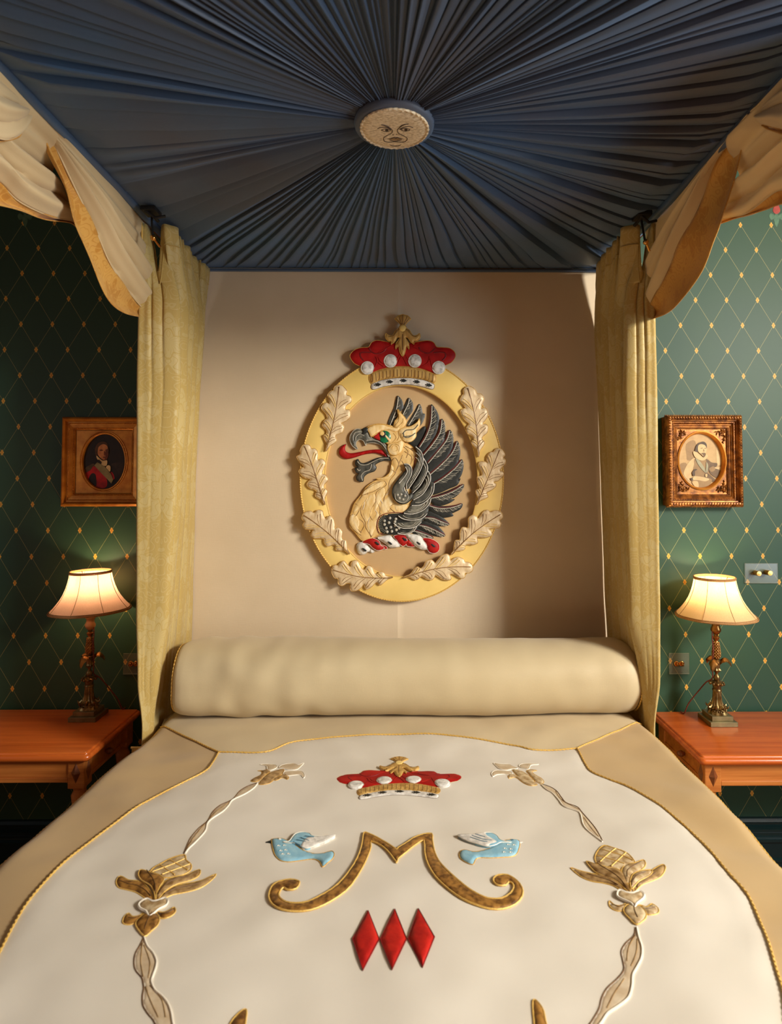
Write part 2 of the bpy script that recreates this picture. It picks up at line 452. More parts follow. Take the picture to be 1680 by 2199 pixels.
def wallpaper():
    N = NT('wallpaper'); b = N.b
    g = N.n('ShaderNodeNewGeometry'); sp = N.n('ShaderNodeSeparateXYZ'); N.l(g.outputs['Position'], sp.inputs[0])
    X, Z = sp.outputs['X'], sp.outputs['Z']
    pl = on_y(34.5, 1139.3); pr = on_y(1469.3, 1139.5)
    pl2 = on_y(239.8, 1139.3); pz1 = on_y(50, 586.7); pz2 = on_y(50, 1478.8)
    PXw = (pl2.x-pl.x)/3.0; PZw = (pz1.z-pz2.z)/8.0
    side = N.math('GREATER_THAN', X, 0.0)
    x0 = N.math('ADD', pl.x, N.math('MULTIPLY', side, pr.x-pl.x))
    u = N.math('DIVIDE', N.math('SUBTRACT', X, x0), PXw); v = N.math('DIVIDE', N.math('SUBTRACT', Z, pl.z), PZw)
    a, c = N.math('ADD', u, v), N.math('SUBTRACT', u, v)
    da = N.math('ABSOLUTE', N.math('SUBTRACT', a, N.math('ROUND', a))); dc = N.math('ABSOLUTE', N.math('SUBTRACT', c, N.math('ROUND', c)))
    line = N.math('LESS_THAN', N.math('MINIMUM', da, dc), 0.0062)
    line = N.math('MULTIPLY', line, N.math('LESS_THAN', Z, 2.845))
    loz = N.math('LESS_THAN', N.math('MAXIMUM', da, dc), 0.062)
    loz = N.math('MULTIPLY', loz, N.math('LESS_THAN', Z, 2.86))
    cross = N.math('LESS_THAN', N.math('MINIMUM', da, dc), 0.009)
    vec = N.coord((1, 1, 1))
    f = N.ramp(N.noise(vec, 2.2, 4), 0.3, 0.7)
    weave = N.noise(N.coord((260, 260, 900)), 1.0, 2)
    base = N.mix(f, lin((48, 79, 54)), lin((41, 73, 57)))
    col = N.mix(line, base, lin((150, 144, 88)))
    lc = N.mix(cross, lin((226, 180, 70)), lin((196, 120, 50)))
    col = N.mix(loz, col, lc)
    N.l(col, b.inputs['Base Color'])
    b.inputs['Roughness'].default_value = 0.5; b.inputs['Specular IOR Level'].default_value = 0.35
    N.bump(weave, 0.12, 0.0004)
    MATS['wallpaper'] = N.m
wallpaper()

# ------------------------------------------------------------------ the room
RX, LX, FY, HZ = 3.1, -3.1, -5.2, 3.35
MB().box((LX-0.1, 0, 0), (RX+0.1, 0.12, HZ)).build('wall_back', 'wallpaper', kind='structure', smooth=False)
MB().box((LX-0.2, FY-0.1, -0.1), (RX+0.2, 0.12, 0)).build('floor', 'carpet', kind='structure', smooth=False)
MB().box((LX-0.2, FY-0.1, HZ), (RX+0.2, 0.12, HZ+0.1)).build('ceiling', 'ceiling_paint', kind='structure', smooth=False)
def side_wall(name, x0, x1, wins, m='wall_side_paint'):
    mb = MB(); ys = [FY-0.1]+[v for w in wins for v in w[:2]]+[0.12]
    for i in range(0, len(ys), 2): mb.box((x0, ys[i], 0), (x1, ys[i+1], HZ))
    for (a, b2, z0, z1) in wins:
        mb.box((x0, a, 0), (x1, b2, z0)); mb.box((x0, a, z1), (x1, b2, HZ))
    return mb.build(name, m, kind='structure', smooth=False)
WR = [(-3.55, -2.0, 0.85, 3.15)]
WL = [(-2.9, -1.7, 0.85, 2.65)]
side_wall('wall_right', RX, RX+0.2, WR)
side_wall('wall_left', LX-0.2, LX, WL)
MB().box((LX-0.2, FY-0.2, 0), (RX+0.2, FY-0.1, HZ)).build('wall_front', 'wall_side_paint', kind='structure', smooth=False)
for i, (x, (a, b2, z0, z1)) in enumerate(((RX+0.06, WR[0]), (LX-0.12, WL[0]))):
    mb = MB(); w = 0.05
    mb.box((x, a, z0), (x+0.06, a+w, z1)); mb.box((x, b2-w, z0), (x+0.06, b2, z1))
    mb.box((x, a, z0), (x+0.06, b2, z0+w)); mb.box((x, a, z1-w), (x+0.06, b2, z1))
    mb.box((x+0.005, a, (z0+z1)/2-0.02), (x+0.055, b2, (z0+z1)/2+0.02))
    mb.build('window_%d' % (i+1), 'window_white', kind='structure', smooth=False)
# moulded skirting board under the wallpaper
def skirting(name, x0, x1):
    mb = MB()
    prof = [(0.0, 0.31), (0.012, 0.308), (0.02, 0.298), (0.012, 0.29), (0.012, 0.283), (0.03, 0.272), (0.03, 0.262), (0.018, 0.252), (0.018, 0.236),
            (0.034, 0.232), (0.034, 0.222), (0.02, 0.214), (0.02, 0.152), (0.03, 0.146), (0.03, 0.138), (0.022, 0.132), (0.022, 0.0), (0.0, 0.0)]
    mb.grid([[(x0, -y, z) for y, z in prof], [(x1, -y, z) for y, z in prof]], flip=False)
    mb.build(name, 'skirting_paint', kind='structure', smooth=False)
skirting('baseboard_left', LX, -0.93); skirting('baseboard_right', 0.93, RX)
# printed bow-and-leaf motifs along the top of the wallpaper pattern
WALL = Surf(lambda px, py: (on_y(px, py).x, on_y(px, py).z), lambda u, v, w: (u, -w, v))
def motif(cx, cy, red):
    mb = MB()
    for pts in ([(0, -8), (6, 4), (0, 22), (-6, 4)], [(-3, -2), (-12, -8), (-16, -2), (-12, 6), (-5, 3)], [(3, -2), (12, -8), (16, -2), (12, 6), (5, 3)],
                [(-2, -6), (-8, -14), (0, -22), (8, -14), (2, -6)]):
        puff_mb(mb, WALL, [(cx+a, cy+b2) for a, b2 in pts], h=0.0004, base=0.0006, edge=0.004, mi=0)
    if red: puff_mb(mb, WALL, [(cx-8, cy-14), (cx, cy-6), (cx+8, cy-14), (cx, cy-30)], h=0.0004, base=0.0012, edge=0.004, mi=1)
    mb.build('trim_1' if not red else 'trim_2', ['motif_green', 'motif_red'], kind='structure')
motif(54, 466, False); motif(1668, 466, True)
# ------------------------------------------------------------------ bedspread
ZB = 0.866
def hwl(y): return interp([-1.3, -0.9, -0.45, 0], [0.905, 0.898, 0.862, 0.855], y)
def hwr(y): return interp([-1.3, -0.9, -0.6, -0.45, 0], [0.882, 0.890, 0.886, 0.872, 0.862], y)
def bedz(x, y):
    h = hwl(y) if x < 0 else hwr(y)
    d = abs(x)-(h-0.05); z = ZB
    if d > 0:
        t = min(d/0.05, 0.999); z -= 0.05*(1-math.sqrt(1-t*t))
    w = 0.0050*noise.noise(Vector((x*3.0, y*5.0, 1.3)))+0.0022*noise.noise(Vector((x*9+y*3, y*11-x*2, 4.0)))
    w += 0.003*math.sin(26*(y*0.5+x*0.35))*sstep(0.60, 0.80, abs(x))*noise.noise(Vector((x*2, y*3, 9)))*2
    return z+w*1.9
BED = Surf(lambda px, py: (on_z(px, py, ZB).x, on_z(px, py, ZB).y), lambda u, v, w: (u, v, bedz(u, v)+w))
bed = thing('bedspread', 'cream and gold embroidered bedspread covering the four-poster bed', 'bedspread', (0, -1.05, 0))
mb = MB(); rows = []
ys = np.linspace(-0.02, -2.12, 120)
for y in ys:
    r = []
    for sgn, h in ((-1, hwl(y)), (1, hwr(y))):
        side = []
        for z in np.linspace(0.08, ZB-0.075, 8):
            fl = 0.0 + 0.012*(1-z/ZB)*math.sin(y*34)
            side.append((sgn*(h+fl), y, z))
        for k in range(0, 9):
            t = math.sin(PI/2*(1-k/9.0)); side.append((sgn*(h-0.05+0.05*t*0.999), y, bedz(sgn*(h-0.05+0.05*t*0.999), y)))
        if sgn < 0:
            r += side
            xs = np.linspace(-(hwl(y)-0.05), hwr(y)-0.05, 90)
            r += [(x, y, bedz(x, y)) for x in xs]
        else: r += side[::-1]
    rows.append(r)
mb.grid(rows, flip=False)
# foot end
last = rows[-1]; mb.grid([last, [(p[0], p[1]-0.05, max(p[2]-0.05, 0.08)) for p in last], [(p[0], p[1]-0.06, 0.08) for p in last]], flip=False)
mb.build('side_cover', 'border_tan', bed)['label'] = 'tan satin border'
L_ = [(470, 1615), (457, 1640), (443, 1657), (400, 1678), (350, 1703), (265, 1757), (180, 1822), (110, 1890), (50, 1962), (0, 2052), (-40, 2140), (-70, 2240), (-80, 2400)]
R_ = [(1240, 1612), (1257, 1640), (1273, 1657), (1312, 1674), (1352, 1691), (1422, 1735), (1500, 1802), (1568, 1880), (1612, 1932), (1642, 2000), (1668, 2085), (1690, 2180), (1700, 2400)]
T_ = [(500, 1616), (570, 1615), (620, 1597), (680, 1588), (770, 1582), (860, 1579), (950, 1583), (1060, 1596), (1112, 1604), (1145, 1612), (1200, 1613)]
def spl(p): return cat_rom(p, False, 5)
centre = spl(L_)[::-1][:-1] + spl([L_[0]]+T_+[R_[0]])[:-1] + spl(R_)
puff(BED, 'centre_panel', centre, 'ivory', bed, smooth=False, h=0.0025, base=0.0008, edge=0.006, g=0.022, label='ivory centre panel')
head = spl([L_[0]]+T_+[R_[0]]) + spl([(1240, 1612), (1300, 1584), (1378, 1552)])[1:] + [(1370, 1500), (1340, 1440), (400, 1440), (360, 1500)] + spl([(345, 1553), (410, 1585), (470, 1615)])[:-1]
head = [(x, max(y, 1465)) for x, y in head]
puff(BED, 'head_panel', head, 'champagne', bed, smooth=False, h=0.0018, base=0.0006, edge=0.006, g=0.022, label='champagne satin panel below the bolster')
mb = MB()
for p in (L_, R_, [L_[0]]+T_+[R_[0]], [(345, 1553), (410, 1585), (470, 1615)], [(1378, 1552), (1300, 1583), (1240, 1612)]):
    q = resample([BED.at(*BED.toS(*a), 0.0035) for a in spl(p)], 0.0022)
    mb.tube(q, 0.0024, n=6, lobes=2, twist=520)
mb.build('gold_piping', 'gold_cord', bed)
for sgn, h in ((-1, hwl), (1, hwr)):
    mb = MB()
    q = [(sgn*(h(y)-0.006), y, bedz(sgn*(h(y)-0.006), y)+0.001) for y in np.arange(-0.4, -2.05, -0.0024)]
    mb.tube(q, 0.003, n=6, lobes=2, twist=480)
    mb.build('edge_piping', 'gold_cord', bed)

# ---- heraldic crown, drawn once (Z3 units = photo zoom of the wall crown) and worked on wall and bed
def crown(SF, parent, mp, sc=1.0, bedver=False):
    """mp: crown drawing coordinates -> surface metres"""
    S2 = Surf(mp, SF.at)
    g = group_part('crown', parent, 'red and gold crown')
    E = 0.008*sc
    cap = [(335, 765), (250, 725), (195, 650), (200, 600), (260, 545), (350, 520), (430, 512), (470, 455), (540, 428), (640, 440), (720, 455), (870, 470), (1010, 455),
           (1100, 440), (1200, 430), (1270, 455), (1310, 512), (1390, 518), (1480, 530), (1540, 580), (1548, 640), (1500, 710), (1410, 755), (1330, 800), (1290, 860), (1100, 800), (870, 770), (640, 800), (450, 860), (410, 800)]
    hh = 0.009*sc
    puff(S2, 'cap', cap, 'red', g, cord='gold_thread', cr=0.0012*sc, h=hh*0.8, base=0.006*sc, edge=0.02*sc, extra=[
        ([[(440, 530), (470, 580), (540, 605), (620, 580), (660, 530)], [(1290, 540), (1240, 580), (1190, 600), (1110, 570), (1080, 520)],
          [(460, 590), (340, 590), (330, 640), (370, 690)], [(1270, 590), (1400, 590), (1420, 640), (1380, 690)]], 0.0034*sc, 0.0122*sc, 'red_dark'),
        ([[(520, 640), (545, 700), (490, 830)], [(530, 640), (560, 720), (630, 770)], [(560, 650), (590, 710), (650, 740)], [(1215, 640), (1190, 720), (1110, 770)], [(1215, 640), (1240, 740), (1260, 810)],
          [(860, 620), (800, 740)], [(870, 640), (930, 750)], [(840, 600), (790, 690)], [(900, 610), (950, 690)], [(660, 470), (720, 500), (560, 590)], [(1080, 470), (1010, 520), (1200, 590)]], 0.0012*sc, 0.0150*sc, 'red_bright')])
    puff(S2, 'gold_band', [(445, 875), (560, 815), (700, 778), (870, 765), (1040, 780), (1180, 822), (1295, 880), (1275, 975), (1160, 935), (1010, 912), (870, 905), (740, 912), (590, 935), (470, 985)],
         'old_gold', g, cord='gold_thread', cr=0.0014*sc, h=0.006*sc, base=0.008*sc, edge=0.012*sc, smooth=True, extra=[
        ([[(x, 850-abs(x-870)*0.0+(x-870)**2*0.00042-45), (x+8*(x-870)/420*-1, 925+(x-870)**2*0.00040-20)] for x in range(480, 1280, 46)], 0.0009*sc, 0.0145*sc, 'brown_line')])
    erm = [(470, 1000), (490, 975), (600, 940), (740, 918), (870, 912), (1010, 918), (1140, 940), (1260, 985), (1278, 1020), (1250, 1060), (1130, 1030), (1000, 1005), (870, 998), (740, 1005), (610, 1030), (500, 1062), (465, 1040)]
    puff(S2, 'ermine_trim', erm, 'white_thread', g, cord='brown_line', cr=0.0009*sc, h=0.006*sc, base=0.008*sc, edge=0.012*sc)
    for (x, y, r) in ((550, 1002, 0.12), (705, 965, 0.06), (880, 950, 0.0), (1050, 965, -0.06), (1205, 1008, -0.15)):
        mb = MB(); tri = [(-45, -8), (-20, -6), (-30, -24), (-2, -14), (0, -26), (48, 2), (0, 24), (-2, 12), (-30, 24), (-20, 6), (-45, 8)]
        c, s_ = math.cos(-r), math.sin(-r)
        puff_mb(mb, S2, [(x+a*c-b*s_, y+a*s_+b*c) for a, b in tri], h=0.0006*sc, base=0.0150*sc, edge=0.002*sc, lo=0.012*sc, smooth=False, g=0.02)
        mb.build('ermine_tail', 'black_thread', g)
    for (x, y) in ((418, 787), (713, 697), (1028, 697), (1333, 783)):
        puff(S2, 'pearl', [(x+80*math.cos(a), y+80*math.sin(a)) for a in np.linspace(0, 2*PI, 16, endpoint=False)], 'pearl_thread', g,
             cord='white_thread', cr=0.0022*sc, h=0.007*sc, base=0.013*sc, edge=0.012*sc, lo=0.004*sc)
    fin = [(870, 640), (835, 590), (815, 510), (780, 550), (785, 480), (810, 440), (835, 400), (800, 400), (770, 450), (720, 488), (730, 445), (690, 445), (650, 400), (655, 345),
           (690, 370), (740, 370), (780, 310), (830, 280), (870, 320), (910, 280), (960, 310), (1000, 370), (1050, 370), (1085, 345), (1095, 395), (1060, 440), (1010, 445), (1018, 488), (970, 450),
           (935, 400), (905, 400), (930, 440), (950, 480), (950, 550), (920, 510), (900, 590)]
    puff(S2, 'gold_leaf_finial', fin, 'old_gold', g, cord='gold_thread', cr=0.0014*sc, h=0.005*sc, base=0.017*sc, edge=0.008*sc, lo=0.004*sc, per=3, extra=[
        ([[(870, 360), (868, 440), (870, 560)]], 0.0022*sc, 0.0215*sc, 'brown_line'), ([[(800, 300), (760, 370), (690, 395)], [(940, 300), (985, 370), (1050, 395)], [(830, 290), (790, 340)], [(910, 290), (950, 340)]], 0.001*sc, 0.0218*sc, 'brown_line')])
    fan = [(850, 245), (815, 195), (768, 155), (810, 115), (870, 98), (935, 115), (978, 155), (930, 200), (895, 245)]
    puff(S2, 'gold_fan', fan, 'old_gold', g, cord='gold_thread', cr=0.0014*sc, h=0.004*sc, base=0.012*sc, edge=0.008*sc, smooth=False, extra=[
        ([[(856, 235), (790, 155)], [(862, 235), (820, 130)], [(870, 235), (870, 110)], [(884, 235), (925, 130)], [(890, 235), (955, 155)]], 0.0009*sc, 0.0165*sc, 'brown_line')])
    puff(S2, 'gold_ball', [(870+48*math.cos(a), 283+48*math.sin(a)) for a in np.linspace(0, 2*PI, 12, endpoint=False)], 'gold_satin', g, cord='gold_thread', cr=0.0012*sc,
         h=0.007*sc, base=0.018*sc, edge=0.01*sc, lo=0.004*sc)
    return g
# bed crown: corners measured on the bed plane
ca, cb_ = BED.toS(724, 1671), BED.toS(990, 1671)
ctop = BED.toS(860, 1627)[1]; cbot = BED.toS(860, 1721)[1]
bsx = (cb_[0]-ca[0])/1350.0; bsy = (ctop-cbot)/(1062-98)
bcx = (ca[0]+cb_[0])/2
crown(BED, bed, lambda x, y: (bcx+(x-870)*bsx, ctop-(y-98)*bsy), sc=0.45)

def zf(ox, oy, s):  # photo-zoom coordinates -> photo pixels
    return lambda pts: [(ox+x/s, oy+y/s) for x, y in pts]
# ---- the letter
A1 = zf(560, 1760, 5.6); A2 = zf(860, 1760, 5.6)
m = A1([(1240, 170), (1300, 178), (1400, 220), (1530, 300), (1640, 385)]) + A2([(-30, 365), (60, 310), (160, 235), (270, 190), (380, 182), (385, 250), (410, 400), (470, 540), (560, 660), (700, 790), (850, 900), (1000, 975), (1100, 995), (1220, 985), (1320, 930), (1365, 860), (1350, 810), (1305, 790),
     (1270, 830), (1180, 835), (1125, 800), (1125, 750), (1180, 712), (1290, 705), (1400, 770), (1465, 860), (1465, 960), (1380, 1050), (1240, 1105), (1080, 1115), (900, 1075), (740, 1010), (580, 900), (430, 760), (340, 600), (295, 430), (285, 265)]) \
    + A2([(180, 330), (60, 430), (-30, 500)]) + A1([(1635, 545), (1560, 440), (1460, 330), (1330, 262), (1325, 340), (1290, 460), (1220, 620), (1090, 830), (940, 960), (760, 1070), (600, 1130), (420, 1150), (250, 1130), (140, 1060), (95, 950), (130, 830), (220, 770), (360, 745), (450, 765), (465, 790), (430, 860), (330, 875), (280, 845),
     (240, 870), (215, 930), (240, 980), (310, 1030), (420, 1045), (560, 1030), (680, 975), (860, 870), (1000, 740), (1120, 570), (1190, 420), (1225, 260)])
m = [p for p in m]
mbs = MB(); Au = puff_mb(mbs, BED, m, h=0.004, base=0.0045, edge=0.007, per=2, g=0.0055)
mbs.tube([BED.at(a, b, 0.0058) for a, b in Au], 0.0021, n=5, mi=1, closed=True)
o = mbs.build('embroidered_letter', ['brown_gold', 'gold_cord'], bed); o['label'] = 'bronze velvet letter M edged in gold cord'
# ---- three red lozenges
D = zf(740, 1940, 7.636)
for pts in ([(390, 165), (570, 630), (303, 1135), (133, 630)], [(828, 155), (1020, 630), (783, 1155), (588, 630)], [(1215, 148), (1478, 620), (1283, 1120), (1042, 630)]):
    q = D(pts)
    puff(BED, 'red_lozenge', q, 'red_bright', bed, cord='red_dark', cr=0.0012, smooth=False, h=0.005, base=0.004, edge=0.012, label='red lozenge')
# ---- blue birds
def bird(T, flip, dark):
    g = group_part('embroidered_bird', bed, 'blue bird with white wing')
    if not flip:
        body = [(130, 262), (160, 240), (250, 235), (330, 262), (400, 300), (480, 350), (560, 380), (660, 400), (760, 395), (850, 372), (885, 410), (865, 470), (800, 520), (745, 562), (715, 500), (650, 462), (560, 462), (440, 480), (330, 495), (240, 485), (180, 440), (150, 370)]
        wing = [(270, 300), (340, 290), (380, 240), (420, 200), (500, 180), (590, 195), (620, 220), (760, 220), (898, 205), (820, 260), (700, 310), (600, 350), (540, 360), (480, 335), (420, 310), (330, 312)]
        white = [(540, 260), (640, 235), (760, 222), (898, 205), (820, 262), (700, 312), (600, 350), (540, 358), (490, 340)]
        beak = [(132, 258), (100, 262), (50, 282), (105, 290), (130, 300)]; eye = (230, 268)
        feat = [[(430, 285), (540, 300)], [(480, 260), (580, 290)], [(390, 310), (480, 345)], [(530, 240), (640, 250)]]
        spots = [(215, 345), (285, 340), (240, 400), (300, 390), (335, 430), (265, 435)]
    else:
        body = [(1435, 250), (1395, 228), (1310, 232), (1250, 255), (1190, 300), (1100, 350), (1040, 375), (950, 395), (870, 398), (770, 372), (715, 400), (715, 470), (780, 535), (872, 570), (905, 500), (960, 475), (1080, 478), (1220, 470), (1330, 460), (1395, 430), (1430, 340)]
        wing = [(1335, 295), (1260, 285), (1200, 265), (1160, 215), (1100, 188), (1030, 190), (900, 212), (690, 218), (790, 280), (900, 320), (1040, 362), (1140, 345), (1200, 310), (1270, 300)]
        white = [(1080, 340), (1040, 362), (900, 320), (790, 280), (690, 218), (900, 212), (1010, 195), (1040, 230), (1110, 270), (1160, 310)]
        beak = [(1425, 245), (1450, 243), (1480, 252), (1450, 270), (1425, 275)]; eye = (1348, 262)
        feat = [[(860, 240), (1000, 290), (1100, 300)], [(900, 225), (1020, 260)], [(840, 260), (980, 310), (1050, 320)]]
        spots = [(1300, 330), (1370, 330), (1260, 385), (1330, 390), (1250, 430), (1330, 430)]
    puff(BED, 'body', T(body), 'bird_blue', g, cord='gold_thread', cr=0.0011, h=0.004, base=0.0035, edge=0.008, per=3,
         extra=[([T([(a-14, b), (a, b-8), (a+14, b)]) for a, b in spots], 0.0012, 0.0078, 'ribbon_edge'),
                ([T([(eye[0]-12, eye[1]), (eye[0], eye[1]-9), (eye[0]+10, eye[1])])], 0.0016, 0.008, 'white_thread' if not flip else 'bird_dark')])
    mb2 = MB(); w = puff_mb(mb2, BED, T(wing), h=0.002, base=0.0075, edge=0.006, per=3)
    puff_mb(mb2, BED, T(white), h=0.0015, base=0.0095, edge=0.005, mi=1, per=3)
    for q in feat: line_mb(mb2, BED, T(q), 0.0009, 0.0112, mi=2)
    mb2.tube([BED.at(a, b, 0.0085) for a, b in w], 0.0010, n=5, mi=3, closed=True)
    mb2.build('wing', ['bird_blue', 'white_thread', 'bird_dark', 'ribbon_edge'], g)
    puff(BED, 'beak', T(beak), 'black_thread' if not flip else 'white_thread', g, h=0.002, base=0.003, edge=0.003)
bird(A1, False, True); bird(A2, True, False)
# ---- ribbons of the garland
def ribbon(T, left, right, name='garland_ribbon', fine=()):
    o = puff(BED, name, T(left)+T(right)[::-1], 'ribbon', bed, h=0.002, base=0.0022, edge=0.006, per=3, label='pale twisted ribbon',
             extra=[([T(right)], 0.0019, 0.0042, 'ribbon_edge'), ([T(left)], 0.001, 0.0038, 'brown_line'), ([T(q) for q in fine], 0.0007, 0.0045, 'brown_petal')])
B1 = zf(380, 1620, 5.6); B2 = zf(1040, 1620, 5.6)
ribbon(B1, [(965, 375), (860, 410), (760, 470), (670, 570), (520, 650), (430, 740), (370, 840), (260, 920), (170, 1020), (120, 1120), (85, 1200)],
       [(972, 380), (920, 440), (820, 505), (670, 580), (620, 650), (540, 740), (380, 850), (340, 950), (220, 1080), (140, 1150), (98, 1205)], fine=[[(640, 600), (480, 730), (390, 830)], [(330, 880), (230, 990), (120, 1150)]])
ribbon(B2, [(1430, 1062), (1390, 980), (1330, 890), (1180, 720), (1120, 660), (990, 610), (930, 540), (880, 470), (800, 410), (700, 372)][::-1],
       [(1425, 1065), (1330, 990), (1240, 920), (1190, 850), (1160, 740), (1100, 700), (960, 650), (900, 580), (830, 500), (750, 450), (690, 385)][::-1], fine=[[(860, 470), (950, 590), (1140, 690)], [(1200, 780), (1280, 890), (1380, 1000)]])
B3 = zf(230, 1810, 5.6538); B4 = zf(1200, 1790, 5.3769)
ribbon(B3, [(445, 1195), (400, 1290), (345, 1390), (328, 1500), (350, 1600), (420, 1690), (440, 1760), (445, 1830), (430, 1930), (440, 2040), (500, 2140), (570, 2230), (640, 2400)],
       [(450, 1195), (490, 1300), (560, 1380), (600, 1480), (590, 1570), (560, 1660), (540, 1740), (580, 1840), (670, 1920), (740, 2010), (780, 2120), (800, 2250), (840, 2400)],
       fine=[[(430, 1260), (410, 1500), (440, 1680)], [(450, 1290), (520, 1500), (500, 1700)], [(470, 1800), (520, 1960), (620, 2180)], [(520, 1790), (660, 1950), (710, 2180)]])
ribbon(B4, [(890, 1115), (870, 1200), (780, 1280), (725, 1380), (745, 1500), (755, 1600), (680, 1690), (560, 1790), (500, 1900), (470, 2020), (400, 2150), (300, 2300), (200, 2420)],
       [(905, 1110), (930, 1230), (965, 1340), (960, 1460), (910, 1570), (860, 1660), (850, 1780), (810, 1900), (700, 1990), (570, 2080), (500, 2190), (400, 2320), (300, 2450)],
       fine=[[(885, 1200), (810, 1340), (790, 1500)], [(910, 1240), (900, 1400), (840, 1560)], [(760, 1700), (640, 1860), (560, 2020)]])
# ---- pineapple flowers
def petals(T, spec, name, parent):
    for m_, pts, b in spec:
        n_ = len(pts); k_ = n_//2; mid = []
        for i in range(1, k_):
            a_, c_ = pts[i], pts[(n_-i) % n_]; mid.append(((a_[0]+c_[0])/2, (a_[1]+c_[1])/2))
        puff(BED, name, T(pts), m_, parent, cord='gold_cord', cr=0.0015, h=0.004, base=b, edge=0.008, per=3, extra=[([T(mid)], 0.0008, b+0.0043, 'brown_line')] if len(mid) > 2 else None)
def flower(T, fruit, lines, pet, cup, low):
    g = group_part('embroidered_flower', bed, 'bronze petals round a latticed pineapple')
    puff(BED, 'pineapple', T(fruit), 'brown_petal_light', g, cord='gold_cord', cr=0.0017, h=0.004, base=0.003, edge=0.012, per=3,
         extra=[([T(q) for q in lines], 0.0014, 0.0072, 'gold_cord')])
    petals(T, pet, 'petal', g)
    petals(T, low, 'lower_petal', g)
    puff(BED, 'white_cup', T(cup), 'brown_petal_light', g, cord='ribbon_edge', cr=0.0026, h=0.004, base=0.006, edge=0.008, per=3)
flower(B3, [(935, 150), (960, 210), (1020, 260), (1010, 330), (930, 385), (820, 420), (700, 440), (600, 420), (520, 390), (560, 320), (640, 265), (760, 195)],
       [[(550, 385), (700, 320), (940, 210)], [(670, 415), (860, 330), (1010, 270)], [(640, 290), (740, 360), (820, 410)], [(760, 220), (880, 290), (980, 340)]],
       [('brown_petal', [(610, 735), (720, 610), (850, 530), (1000, 490), (1160, 450), (1325, 375), (1240, 480), (1120, 560), (960, 610), (800, 650), (680, 710)], 0.003),
        ('brown_petal', [(600, 740), (600, 660), (680, 520), (800, 440), (960, 400), (1120, 325), (1115, 400), (1010, 465), (850, 520), (720, 600), (650, 680)], 0.0045),
        ('brown_gold', [(560, 750), (540, 640), (470, 530), (370, 480), (260, 470), (160, 425), (110, 490), (140, 560), (250, 590), (350, 620), (450, 690), (520, 740)], 0.003),
        ('brown_gold', [(585, 740), (570, 640), (520, 550), (420, 490), (380, 430), (400, 365), (460, 370), (560, 400), (650, 430), (690, 480), (640, 560), (600, 650)], 0.006)],
       [(490, 730), (560, 765), (640, 745), (700, 720), (735, 760), (710, 820), (620, 870), (515, 955), (470, 890), (400, 850), (385, 800), (430, 755)],
       [('brown_gold', [(440, 890), (390, 920), (310, 930), (262, 890), (205, 940), (190, 1010), (260, 1030), (340, 1010), (400, 960)], 0.003),
        ('brown_gold', [(600, 880), (680, 890), (760, 860), (815, 820), (830, 880), (780, 940), (690, 970), (630, 950)], 0.003),
        ('brown_gold', [(455, 1190), (380, 1110), (345, 1030), (390, 960), (470, 900), (540, 890), (610, 920), (635, 980), (610, 1060), (530, 1130)], 0.0045)])
flower(B4, [(525, 155), (450, 220), (420, 300), (450, 380), (560, 420), (680, 460), (780, 440), (880, 380), (840, 300), (760, 240), (640, 195)],
       [[(480, 370), (560, 290), (660, 215)], [(610, 430), (700, 340), (780, 265)], [(500, 215), (620, 260), (740, 300), (860, 360)], [(450, 290), (600, 340), (760, 400)]],
       [('brown_petal', [(760, 715), (640, 640), (520, 600), (380, 570), (250, 510), (140, 415), (260, 455), (400, 490), (540, 520), (660, 580), (740, 650)], 0.003),
        ('brown_petal', [(810, 720), (740, 660), (640, 580), (500, 520), (400, 460), (320, 350), (430, 390), (560, 430), (660, 450), (750, 510), (790, 600), (830, 700)], 0.0045),
        ('brown_petal', [(870, 720), (880, 650), (960, 570), (1060, 470), (1200, 395), (1235, 440), (1180, 530), (1060, 590), (950, 640)], 0.003),
        ('brown_petal_light', [(840, 690), (830, 600), (870, 520), (960, 480), (1080, 470), (1050, 540), (940, 600), (880, 660)], 0.006),
        ('brown_petal_light', [(800, 640), (750, 560), (730, 470), (780, 400), (880, 380), (980, 345), (1005, 400), (960, 460), (870, 510), (840, 570)], 0.0045)],
       [(710, 705), (790, 735), (870, 740), (930, 715), (985, 750), (975, 800), (900, 860), (880, 905), (840, 860), (760, 820), (690, 780), (680, 740)],
       [('brown_petal_light', [(800, 830), (730, 860), (650, 850), (590, 800), (590, 860), (650, 910), (740, 920), (790, 880)], 0.003),
        ('brown_petal_light', [(930, 860), (1010, 880), (1050, 860), (1080, 840), (1150, 890), (1150, 950), (1080, 975), (1010, 960)], 0.003),
        ('brown_petal_light', [(905, 1090), (830, 1030), (750, 930), (800, 860), (880, 880), (950, 880), (1010, 960), (1000, 1030)], 0.0045)])
